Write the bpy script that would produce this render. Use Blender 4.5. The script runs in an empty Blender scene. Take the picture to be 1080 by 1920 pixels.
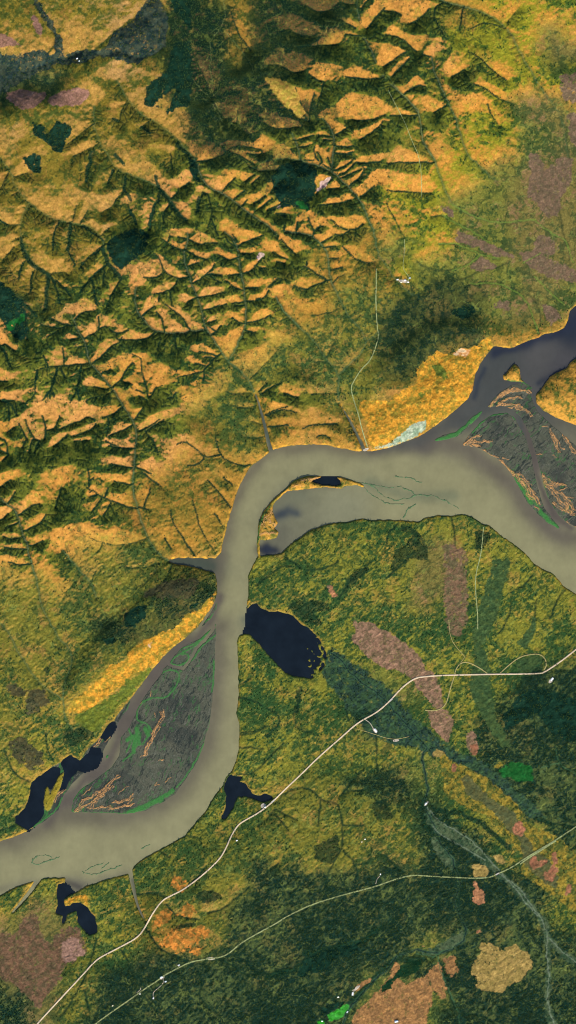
# River valley seen from very high above: hills cut by creeks, a muddy river with bars,
# lakes, bogs, forest, a gravel road and a few buildings.
# Plan coordinates are "map units" (x to the right, y down); one map unit is 4 metres.
import math, sys, os
import numpy as np
S = 4.0
G = 1.2
X0, X1, Y0, Y1 = -66.0, 1146.0, -84.0, 2004.0
rng = np.random.default_rng(7)
R3 = 3.0; R6 = 3.6

# ------------------------------------------------------------------ map data
# creeks: (origin x, origin y, scale, lines), every line from its mouth to its head
def P(ox, oy, sc, txt):
    out = []
    for line in txt.strip().split('\n'):
        pts = []
        for tok in line.split():
            a, b = tok.split(',')
            pts.append((ox + float(a)/sc, oy + float(b)/sc))
        if len(pts) > 1 or line.strip():
            out.append(pts)
    return out
MAIN = P(0, 0, 1, '''505,842 496,805 488,775 480,745 468,715 450,695 428,678 408,650 392,625 382,605 378,580 368,555 358,525 347,495 346,474 354,452 351,438
431,675 446,646 461,615 462,577 457,535 450,502 447,469 435,447 420,438
685,843 667,810 650,780 636,757 634,735 636,702 611,674 592,643 569,621 550,602 530,582 518,560
636,702 655,685 678,663 686,641 678,621 655,596 636,563 630,547 617,522 617,491 610,469 597,455 585,444 555,438 533,436
686,641 708,625
1060,452 1022,430 1002,412 974,415 936,418 897,411 863,394 844,380 837,363 823,333 813,300 792,273 788,233 783,210 753,180 720,150 710,130 693,97 680,67 670,33 668,-10 660,-70
1070,330 1063,283 1053,217 1020,177 1003,150 977,107 953,57 913,27 863,13 830,7 800,-20
930,340 887,303 870,283 857,233 837,190 817,150 808,110
774,555 747,533 722,497 706,472 702,441 686,402 674,374 647,347 622,324 597,313 574,308 558,302 520,300
622,320 627,260 617,240 605,225
562,302 557,273 547,250
-60,260 0,293 20,320 30,353 50,377 78,399 111,417 150,421 178,432 194,449 197,463 200,490 217,513 228,527
53,388 44,407 38,427 42,446 46,465 56,485 75,504 94,518 92,550 88,580
220,153 240,187 260,213 293,230 327,257 353,287 367,300 377,333 393,357 417,363 440,380 454,394 476,408 504,427 520,444
177,200 177,233 187,267 203,293 220,320 253,333 287,347 307,360 318,374 326,391 343,408 351,416
318,1053 296,1039 273,1000 257,950 250,917 252,870 257,820 254,796 231,760 211,727 183,696 167,679 161,643 147,621 144,610 136,593
384,620 357,623 337,627 309,625 290,622 276,607 259,590 256,574 254,560 256,540
145,1375 122,1350 119,1311 122,1278 139,1239 128,1211 111,1197 97,1172 80,1139 75,1120 69,1087 61,1056 54,1026 44,998 36,967 19,948 0,932 -40,910
119,1311 83,1289 64,1267 47,1239 28,1211 17,1183 0,1167 -50,1150
181,1120 172,1092 150,1070 130,1045 119,1031
''')
G1 = (P(0, 360, R6, '''340,570 400,680 410,760
370,600 450,660 480,710
360,555 440,545 470,570
200,450 150,500 130,590
235,540 210,620 215,680
130,230 60,230 0,200
400,210 370,280 365,400
490,220 475,330 460,400 510,500
490,215 505,160 520,95
545,220 600,130
700,370 620,430 550,520
725,500 620,590 545,690
625,590 640,680 665,770
820,600 770,680 720,790
700,290 740,250
700,140 770,100 790,50 845,10
880,130 930,230
1015,260 1030,130 1080,50
100,380 20,470
150,310 90,340
130,600 90,560 60,500
190,1000 185,850 170,760 110,700 0,600
190,770 260,850
110,960 120,880 150,850
710,540 700,640''')
+ P(0, 0, R3, '''570,870 600,860
545,820 470,860 420,890
535,850 510,940 490,1030
650,950 610,1040
710,1000 700,1090 650,1140 600,1190
900,1080 880,1160
530,700 390,820
720,570 690,620 670,700
850,680 800,720
960,870 970,960
1060,880 1000,820
450,300 380,340 250,350
100,1000 160,980
60,960 0,1090''')
+ P(240, 280, R6, '''220,320 180,400 150,460 150,530
290,370 240,440 250,500
0,380 10,410 40,480 70,520
540,310 570,400 565,470 540,540
565,480 610,590
510,300 485,360 475,430
640,300 700,220 760,190 800,160
790,225 860,180
840,240 890,190
720,340 790,290
770,390 850,310 890,270
850,370 930,320
900,400 970,345
940,420 1020,380
1000,440 1060,440
360,270 420,230
300,340 350,290
440,910 500,880 570,820 590,780
400,870 340,880 250,840 230,770 180,700 130,690
250,840 180,880 80,870
340,880 320,940 220,985 180,980
220,990 210,1060
290,980 300,1060
385,690 330,680 270,640 200,600
270,640 290,590
410,620 340,600
420,620 480,650 560,640 610,640
390,690 480,740 540,750
400,800 480,770
470,1005 540,1000 660,970
545,850 600,900 650,910
550,850 640,860
745,670 680,640 650,590
750,660 800,630 890,600 950,580
740,630 700,580
745,740 680,755 610,720
750,710 850,710
760,850 830,830 890,760 950,730
850,790 930,820 970,790
760,850 680,860
775,960 720,940 670,900
790,940 880,940
800,1030 880,1030 940,990 950,950
940,950 1000,890 1030,860
790,1030 700,1050
980,700 1040,740 1080,750
850,110 760,50 700,30
470,90 560,80 640,50
460,1010 430,1020 400,1050''')
+ P(480, 280, R6, '''415,130 450,90 410,30
515,140 480,60
560,180 610,160 670,100
640,245 700,200 730,140
720,320 760,290 800,250
530,30 600,45 650,30
690,100 740,110 830,95
1180,100 1080,100 950,105 830,90 780,60 700,50
1180,300 1080,295 960,290 890,280 830,300
410,310 430,260 520,200
550,270 480,275
640,350 560,370 460,385 380,380
720,510 680,545 620,550 560,530 510,490
640,545 580,590 530,580
800,760 740,775 680,750 620,700 570,650
385,590 400,540 450,530
440,640 510,600
460,670 530,660
490,745 560,740
500,820 580,800
520,905 570,860 600,850
480,890 400,840 340,800 270,780 210,830 170,870
470,895 400,920 340,960 250,930
270,770 200,720 150,690
260,710 200,650 170,620
340,790 340,700 310,660
260,790 190,820 150,810
185,775 140,765
100,420 160,380
50,390 110,340
150,450 200,450
190,540 200,500
90,940 160,870
0,1020 60,1010 90,960
1000,600 950,500 900,420 880,370
270,560 280,500
395,570 350,470
150,230 100,300
170,900 120,920''')
+ P(360, 0, R3, '''960,215 870,210 800,190 740,150 690,165
950,180 890,160 820,120
1060,450 950,460 850,445 770,430 700,360
740,470 700,460 660,430
830,225 720,190 600,100
810,260 720,265 660,270 550,270
660,215 590,200 540,170
620,410 570,420 480,370 400,385
660,690 600,670 540,610 460,520 400,450
650,690 610,600 580,500
660,685 665,600 700,500
800,770 750,700 700,680
810,770 880,720
980,170 1080,60
985,215 1080,130
1000,230 1030,210
765,70 700,80 640,40
920,40 850,40 820,20
560,755 640,745 690,720
590,800 680,770
600,840 650,830
605,915 500,905 420,890
610,910 700,915
800,780 700,770
800,800 740,795
805,830 900,835 940,820
805,870 900,880
790,970 870,940 910,900
830,1010 960,960 970,940
950,790 1030,740 1080,690
900,680 980,690 1080,660
950,1110 1030,1060
780,960 700,920 680,800
930,930 1050,920
400,870 360,880 310,870
390,850 320,830 220,840
350,960 280,900 240,880
700,1100 740,1020 800,1000
880,1140 760,1160 660,1160
380,970 480,960
110,560 60,420 0,300
330,290 260,200 220,80
190,680 130,600
600,720 480,740 400,700
950,60 1000,0
250,700 350,800 380,880
740,480 700,620''')
+ P(720, 0, R3, '''45,440 100,380 160,320
0,385 60,340 130,300
120,530 190,490 230,500
0,75 60,80 110,110
180,300 90,220 0,210
250,330 180,300
340,20 280,50 280,120 350,250 400,270
150,140 200,120 250,60
690,460 600,400 520,320 450,300
720,590 640,560 560,500 450,470
280,640 350,600
190,660 100,660 0,665
240,920 100,925 0,930
240,1090 110,1085 0,1075
640,710 600,650 580,590
680,170 580,130 500,160 430,200
440,60 420,180
330,560 300,480
700,120 760,50
380,440 450,400''')
+ P(0, 560, R6, '''600,440 500,455 440,460 340,465 270,485 200,510 130,590 90,620
440,460 440,390 430,340
330,455 300,380 265,330
245,490 240,440 180,370 150,340
200,500 150,440 110,400
190,505 110,490 70,500
160,520 90,530
130,580 80,560
265,490 250,570 245,650 180,720
390,480 375,560 340,640 300,690
350,650 345,720
370,640 385,700
555,460 540,570 520,640 490,690
530,640 550,690
420,480 450,540
215,520 210,560
520,185 440,190 360,250 320,270
520,140 560,100 640,90
430,205 340,200 260,170 210,160
510,185 440,180 380,150 310,125
590,265 650,240 680,200 670,130
680,210 720,190 780,240 850,240 900,180 935,120
570,270 540,230 500,120
640,435 700,390 750,330 820,300
1050,235 990,280 880,290 800,280
770,595 830,550 850,490 900,440
830,560 900,590 980,600
915,820 970,740 1020,680 1080,670
1000,660 990,590 960,480 960,410 900,380
1020,660 1060,600
750,640 680,660 620,670 590,690
700,610 640,600
825,740 770,780 720,800 640,820
735,800 740,860 725,940
910,850 860,880 790,910 740,930
905,1010 840,1015 770,990 720,960
940,660 1000,690
550,830 500,840 400,890
590,900 650,860 650,840
570,910 500,930
590,960 510,965
560,820 600,800 640,820
310,950 315,860 290,790
240,950 200,880 180,820
180,940 150,870 130,840
365,1000 420,960 460,920
330,890 380,880 410,790
270,960 240,1040
225,955 200,1040
190,950 150,1010
0,690 70,690 110,700 125,790
60,700 70,830
0,310 50,370 75,460
40,310 110,360
930,900 1010,870 1080,820
990,905 1050,980 1070,1050
60,1050 50,960 0,940
60,1050 0,1020
540,270 480,280
600,330 540,330
320,470 310,420
480,720 420,740 380,760
0,560 60,560
0,1000 30,980
830,270 800,320
100,870 60,900
700,500 760,480''')
+ P(0, 820, R6, '''930,480 860,470 760,430 690,400 620,350 540,325 450,280 410,255 330,260 250,230 180,190 110,150 70,100 55,50 60,0 40,-60
610,340 610,280 605,200 595,80 590,0 580,-40 550,-110 500,-155 480,-190
410,260 405,200 380,120 360,70 300,30 240,15 180,5 110,5
60,120 20,170
90,140 40,190
115,160 60,215
150,180 80,250
185,200 100,280
215,220 150,290
260,240 180,325
310,265 240,350
345,280 280,370 250,370
405,280 370,370 300,430
420,340 380,480
500,340 430,400
630,360 560,430 450,445
690,420 630,500
755,440 700,540
660,390 620,400
975,690 900,715 780,730 690,710 600,670 540,620 480,560 450,530
690,735 660,780
600,680 520,660
890,205 830,200 760,180
890,320 830,310 780,300
610,180 660,180
610,215 700,215
620,290 700,240 740,230
895,75 800,70 740,60
1060,850 950,885 850,880 820,870 780,910
1060,870 1030,930 930,1020 870,1020
950,885 970,910
130,525 190,490 220,460 280,450
175,630 270,590 330,510
150,675 80,690 30,670
180,755 100,750 40,740
210,855 130,860 60,840
120,580 30,610
60,520 0,570
220,730 300,700
940,470 1010,490
920,200 1010,240 1050,270
970,470 1020,340
600,640 640,600
720,390 740,330
620,980 650,900
70,440 110,370
0,340 80,290''')
+ P(240, 820, R6, '''590,780 520,680 470,560 450,460 420,380
455,810 380,690 310,590 285,500 290,440
690,470 620,380 540,290
650,620 610,550 580,510
290,750 250,680
830,190 760,190 680,165 620,120 600,40 590,-60 570,-120 520,-140 460,-210 400,-290 360,-350
620,120 520,140 460,80 380,25 310,60
510,150 460,190 400,190
200,870 180,920 90,1010
300,860 240,990
220,330 100,240
700,320 640,270''')
+ P(240, 560, R6, '''420,215 370,130 320,90 260,50
250,225 235,140 200,100
620,380 590,400 530,470 500,500 430,515 330,540
610,390 540,370 480,365
580,405 520,400
530,460 450,440
850,640 780,640 720,650 660,630
855,725 790,740 720,730 680,710
895,850 830,830
915,930 860,945 800,940 760,920
820,550 900,470 980,390
890,650 960,600 1080,550
920,790 1000,750 1080,730
945,865 1020,860 1080,850
560,255 630,190
530,175 600,150
800,165 860,160 960,120
800,175 740,160 700,130
800,220 860,230
510,85 560,70 680,40
790,50 720,50
580,840 585,780
480,750 490,690
150,680 200,670 300,675 330,640
200,665 240,600
170,640 120,640 60,620
240,150 240,240 200,350
320,260 330,340
320,520 340,440
880,630 940,570
40,820 0,780
100,120 180,60
520,470 510,560
120,900 200,850 240,820
600,230 560,200''')
+ P(500, 560, R6, '''0,790 100,745 200,770
0,865 150,855
480,845 380,850 290,855 240,880
480,640 380,640 300,650
400,430 320,430
400,400 460,300
490,70 430,100 300,120
120,640 210,670
560,130 500,120
640,220 580,200
420,940 380,920 340,930''')
)
FLAT = (P(0,0,R3,'''-60,540 0,500 100,430 200,390 300,360 340,345 400,350 440,335 480,360 530,310 600,325 680,290 760,340 850,330 940,270 950,200 940,60 880,10 830,30 800,80 700,170
250,330 330,250 300,170 240,90 200,0
480,340 600,240 700,150 800,90''')
+ P(500, 1100, R6, '''1080,1030 1000,960 900,870 840,790 800,690 720,640 620,600 520,540 500,480 440,470
600,990 520,830 560,760
300,980 200,960 180,850
0,820 80,860 90,930 0,1000
480,80 540,20
230,740 200,860''')
+ P(780, 1120, R6, '''40,1080 60,1040 80,970 50,940 0,880
860,600 900,700 920,850 930,1000 960,1080
640,750 530,710''')
+ P(780, 1400, R6, '''320,850 250,790 200,740 150,660 100,560 60,480 50,400 80,350 80,260 50,180 35,70 80,0
540,830 430,700 300,600 200,540 100,500
1080,160 1000,150 960,110 940,0
760,500 640,340 500,210 380,130 280,60
1080,540 900,510 760,480
820,440 980,420''')
+ P(780, 1620, R6, '''920,1080 880,930 890,750 880,520 860,370 760,240 700,170 550,60
880,500 1000,590 1080,660
0,600 120,620 180,580 250,570 330,500 340,450 290,350 270,250 330,150 340,60
290,1080 290,1000 200,840 160,640
540,1080 440,1010 300,1010
750,330 780,430''')
+ P(500, 1620, R6, '''520,1080 570,950 640,870 700,780 800,720 870,630 960,580 1080,600
640,520 760,430 860,380 940,260 1060,130 1080,60
640,520 500,560 380,580 200,660''')
+ P(500, 1380, R6, '''60,450 130,380 220,340 300,360 370,430 470,440 500,520 510,620 510,760 440,860 400,940 410,1060
500,400 560,320 640,240
510,760 600,860 620,980
540,600 650,600
740,0 745,280 800,400
930,920 870,880 800,800
550,370 640,360
360,440 350,600
0,560 60,480 120,530 200,560
0,920 80,850
600,860 680,850''')
+ P(240, 1360, R6, '''700,340 800,330 870,310 950,220 1050,120
750,150 830,150 910,160
750,70 850,50 940,0
940,80 1020,10
220,850 280,890
400,740 470,760
970,600 880,680
1000,600 1080,700
410,1080 520,960''')
+ P(240, 1080, R6, '''745,820 850,840 930,890 1030,950 1020,1040 940,1080
760,730 830,690
750,1060 850,1050 930,1010''')
+ P(240, 1620, R6, '''50,205 180,190 240,220
640,640 720,690 780,740 900,740 1080,720
120,430 200,560 330,620 400,650
540,330 640,300 740,220 820,150
0,680 60,770 130,920 200,990 300,1050
470,700 500,800 480,900 600,1000
780,740 800,860
260,270 330,350 480,370''')
+ P(0, 1620, R6, '''930,210 1020,190 1080,195
820,580 880,680 960,790 1000,900 1080,960
650,500 630,600 560,800 480,930 400,1050
570,850 610,1000
0,770 60,830''')
+ P(0, 1360, R6, '''210,380 120,350 70,280 30,160
360,240 320,160 310,50
130,570 110,540
0,710 120,670''')
+ P(780, 380, R6, '''830,880 790,790 760,690 700,620 600,560 480,545 370,550 250,590 150,620 60,680 0,690
840,800 830,700 760,620 640,570
1040,420 1030,300 990,200 970,80 940,0
1000,690 940,640 880,580
840,340 720,410
560,380 440,350 260,280 150,280
620,410 540,440 430,460 330,520 200,530
430,360 330,430 240,460 130,460 60,440 0,400
500,270 350,180 250,130 180,90 100,100''')
+ P(780, 860, R6, '''780,790 740,850 640,900
1010,880 960,940 900,1080
240,400 260,500 270,640
800,1080 810,950
0,780 100,690
330,1030 390,980''')
+ P(480, 820, R6, '''560,1080 620,980 720,890 780,840
880,950 960,880 1040,800 1080,760
980,560 890,650 880,720
300,880 200,810
0,1000 120,900 220,860 330,900 480,880 560,830''')
+ P(780, 1120, R6, '''560,240 620,160 640,40
920,100 960,0''')
)
# ------------------------------------------------------------------ water
RIVER = [(2600,200),(1300,520),(1150,540),(1080,574),(1069,584),(1066,599),(1058,616),(1038,624),(1022,626),(1010,634),(997,637),(980,644),(958,654),(938,651),(926,649),(913,666),(902,681),(891,703),(887,731),(877,749),(860,764),(835,785),(808,805),(790,817),(761,828),(730,840),(694,847),(672,847),(650,843),(628,839),(611,834),(583,834),(555,835),(528,839),(515,842),(502,852),(473,873),(459,892),(447,917),(437,948),(429,976),(422,1003),(414,1037),(404,1048),(368,1047),(334,1046),(318,1050),(318,1054),(329,1057),(365,1063),(390,1070),(404,1074),(407,1087),(408,1111),(401,1130),(390,1149),(371,1177),(351,1194),(323,1216),(301,1238),(282,1261),(265,1286),(244,1311),(217,1345),(205,1370),(198,1400),(194,1413),(178,1435),(156,1452),(136,1471),(122,1490),(111,1520),(83,1543),(56,1557),(25,1571),(0,1578),(-200,1610),(-1500,1480),(-1500,1640),(-200,1760),(-50,1700),(0,1678),(28,1663),(61,1652),(90,1645),(125,1645),(122,1655),(135,1676),(150,1668),(160,1662),(172,1657),(194,1650),(222,1642),(239,1638),(243,1635),(257,1618),(273,1607),(293,1596),(318,1582),(346,1567),(351,1560),(368,1540),(387,1518),(401,1493),(418,1471),(423,1457),(434,1446),(443,1424),(447,1402),(448,1358),(443,1338),(447,1302),(446,1247),(444,1199),(448,1191),(457,1188),(462,1172),(462,1135),(466,1108),(464,1080),(465,1078),(473,1059),(482,1044),(488,1042),(527,1037),(544,1020),(560,1009),(585,992),(608,984),(627,980),(652,978),(680,971),(697,975),(730,974),(780,977),(783,979),(797,971),(816,966),(844,967),(866,963),(886,968),(905,982),(919,985),(938,1002),(961,1018),(986,1038),(1002,1057),(1019,1067),(1036,1074),(1058,1099),(1080,1113),(1300,1250),(2600,1700)]
EASTLAND = [(2600,330),(1300,600),(1080,672),(1072,676),(1063,689),(1030,706),(1019,723),(1004,742),(1005,756),(1019,770),(1038,781),(1080,798),(1300,1080),(2600,1500)]
ISLAND = [(941,700),(946,702),(958,689),(966,682),(974,689),(977,712),(985,716),(960,716),(944,713)]
CRESCENT = [(487,981),(494,962),(508,945),(530,923),(549,903),(574,894),(599,892),(636,894),(661,902),(682,909),(647,912),(641,917),(613,914),(586,916),(552,920),(536,921),(519,937),(511,951),(513,964),(522,981),(514,990),(524,998),(519,1009),(497,1014),(486,1012),(484,1035),(483,1040),(482,1020),(484,992)]
CRESWATER = [(583,901),(602,894),(630,895),(638,901),(640,907),(619,910),(591,905)]
BARS = [
 [(407,1165),(395,1177),(373,1197),(351,1205),(329,1224),(315,1244),(295,1263),(276,1286),(259,1313),(254,1335),(239,1366),(225,1382),(222,1416),(208,1438),(178,1460),(150,1479),(136,1499),(132,1524),(172,1525),(239,1527),(276,1521),(309,1504),(332,1488),(351,1460),(371,1429),(384,1396),(393,1360),(398,1330),(404,1274),(405,1219),(407,1191)],
 [(408,1118),(402,1132),(391,1152),(372,1180),(385,1173),(398,1158),(407,1140)],
 [(865,835),(880,812),(900,790),(925,775),(950,772),(966,782),(985,815),(997,850),(1003,880),(1008,905),(1013,925),(1022,950),(1040,975),(1053,990),(1047,993),(1019,977),(1002,960),(985,940),(969,910),(958,888),(936,864),(899,842)],
 [(913,766),(919,750),(936,734),(958,720),(985,716),(1000,726),(998,745),(1008,768),(1030,790),(1055,812),(1100,850),(1300,960),(1300,1060),(1080,990),(1063,982),(1047,968),(1030,943),(1019,915),(1011,880),(1002,848),(990,812),(975,783),(960,768),(940,762)],
 [(808,827),(830,814),(852,809),(872,795),(883,781),(910,764),(902,778),(883,798),(869,814),(849,824),(827,828)],
 [(244,1311),(217,1345),(205,1370),(194,1390),(203,1394),(217,1367),(240,1330),(246,1316)],
 [(206,1412),(198,1416),(198,1424),(204,1422),(210,1402)],
]
BACKMUD = [(206,1362),(189,1382),(167,1402),(150,1427),(117,1427),(94,1441),(78,1454),(60,1467),(57,1485),(50,1510),(31,1532),(28,1543),(45,1553),(53,1557),(83,1543),(111,1520),(122,1490),(136,1471),(156,1452),(178,1435),(194,1413),(203,1394)]
BACKSPIT = [(122,1446),(118,1460),(112,1480),(102,1500),(96,1515),(89,1521),(83,1516),(81,1500),(84,1470),(90,1475),(94,1490),(100,1475),(110,1455)]
LAKES = [
 [(464,1140),(469,1136),(479,1131),(490,1141),(504,1148),(523,1147),(547,1156),(564,1169),(583,1183),(600,1200),(612,1225),(606,1252),(583,1272),(561,1269),(536,1261),(519,1244),(507,1230),(484,1205),(471,1191),(457,1187),(463,1172)],
 [(421,1468),(432,1454),(443,1457),(455,1455),(448,1466),(462,1471),(471,1488),(482,1493),(498,1489),(509,1493),(511,1499),(496,1503),(479,1499),(462,1493),(446,1493),(434,1518),(421,1535),(415,1536),(423,1516),(426,1491),(421,1479)],
 [(108,1659),(118,1655),(128,1664),(137,1674),(122,1684),(117,1692),(122,1701),(147,1692),(164,1701),(178,1720),(182,1748),(167,1753),(156,1742),(146,1726),(144,1706),(133,1709),(125,1714),(119,1731),(115,1735),(119,1716),(107,1713),(104,1709),(110,1698),(107,1676)],
 [(115,1429),(133,1416),(150,1427),(167,1413),(172,1402),(189,1404),(189,1421),(178,1438),(156,1446),(144,1443),(131,1460),(120,1478),(112,1482),(119,1460),(121,1446)],
 [(94,1441),(111,1441),(111,1452),(94,1479),(89,1470),(83,1480),(80,1516),(83,1524),(69,1541),(53,1556),(42,1549),(28,1541),(31,1532),(44,1518),(53,1502),(57,1485),(60,1468),(78,1454)],
 [(203,1358),(212,1352),(216,1358),(208,1378),(196,1388),(189,1382)],
 CRESWATER,
]
STREAMS = [ # wide creek mouths: points, width at start, width at end
 ([(508,845),(503,830),(498,805),(492,780),(484,752),(478,738)],7,2),
 ([(684,848),(678,832),(667,810),(654,785),(642,765),(636,755)],6,1.6),
 ([(244,1633),(248,1655),(252,1675),(258,1698),(266,1716),(273,1731)],7,1.6),
 ([(74,1645),(62,1664),(53,1676),(38,1694),(23,1711)],8,2),
]
# ------------------------------------------------------------------ land cover
CM = '''aaaaaccicccbbbidddd
aaaaacciccbbbbdddkk
ggaaaccccbbbbbbdddkk
aaaaaaccccbbbbddkk
aaaaaaccbbbbbbddek
aaaaabbbcbbbbddekk
aaaabbbbbbbbddeekk
aaabbbbbbbbiedeekk
aaabbbbbbbiideeekk
cabbbbbbbihhjjjeke
bbbbbbbbhhhhjjjiii
bbbbbbbhhhhhjjiiii
bbbbbbhhbbhhiiiiii
bbbbbbihiiiiiiiiii
bbbbbiiiiiiiiiffff
bbbbiiiiiiiffffffff
bbbbiiihhhffffffff
bbhhhiiffffffkffff
hhhhhjjffffffkffff
hhhjjjjfffffffffff
hhhhhhffffffffffff
hhhhhffffffeefffgg
hffffffffffgfffggg
hffffffffffffefggg
fffffffffhhggefggg
ffffffffhhhhhgffgg
ffffffhhhhhhhggffg
fffffhhhgggggggggf
fkffihhggggggggggf
kkffiihggggggegggg
kkhggggggggeegggggg
gkhggggggggeeegggg'''
#        L(pale)        D(dark)      M(accent)    O(orange)  dfrac oamt namt slope  W   E0  vamt tree
CL = {
'a': [(142,122,46),(84,94,40),(160,116,58),(182,134,68), .46, .7, .45, .37, 30, 14, .45, .0],
'b': [(122,126,46),(50,80,40),(150,128,52),(196,134,62), .44, .82, .90, .46, 34, 18, .95, .3],
'c': [(84,98,46),(22,50,40),(124,112,54),(200,134,64), .74, .2, .6, .40, 24, 16, .4, .8],
'd': [(158,152,44),(74,102,40),(190,140,58),(200,134,58), .36, .85, .5, .30, 14, 10, .7, .15],
'e': [(128,128,56),(70,90,46),(150,118,78),(180,136,66), .45, .3, .2, .08, 2, 4, .5, .05],
'k': [(130,118,62),(84,92,52),(150,114,82),(180,136,66), .40, .2, .1, .06, 2, 4, .4, .0],
'f': [(142,138,52),(54,86,46),(176,138,66),(200,146,60), .52, .4, .3, .10, 2.5, 5, .7, .10],
'g': [(84,98,54),(30,60,48),(116,108,58),(120,112,50), .60, .2, .3, .16, 5, 8, .7, .75],
'h': [(132,126,50),(66,90,46),(164,124,66),(190,144,62), .42, .5, .4, .20, 10, 9, .7, .15],
'i': [(150,122,50),(90,98,42),(176,120,56),(190,128,54), .44, .45, .6, .32, 14, 9, .9, .05],
'j': [(84,90,46),(36,60,44),(112,98,54),(110,98,48), .52, .2, .3, .12, 4, 9, .5, .7],
}
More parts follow.
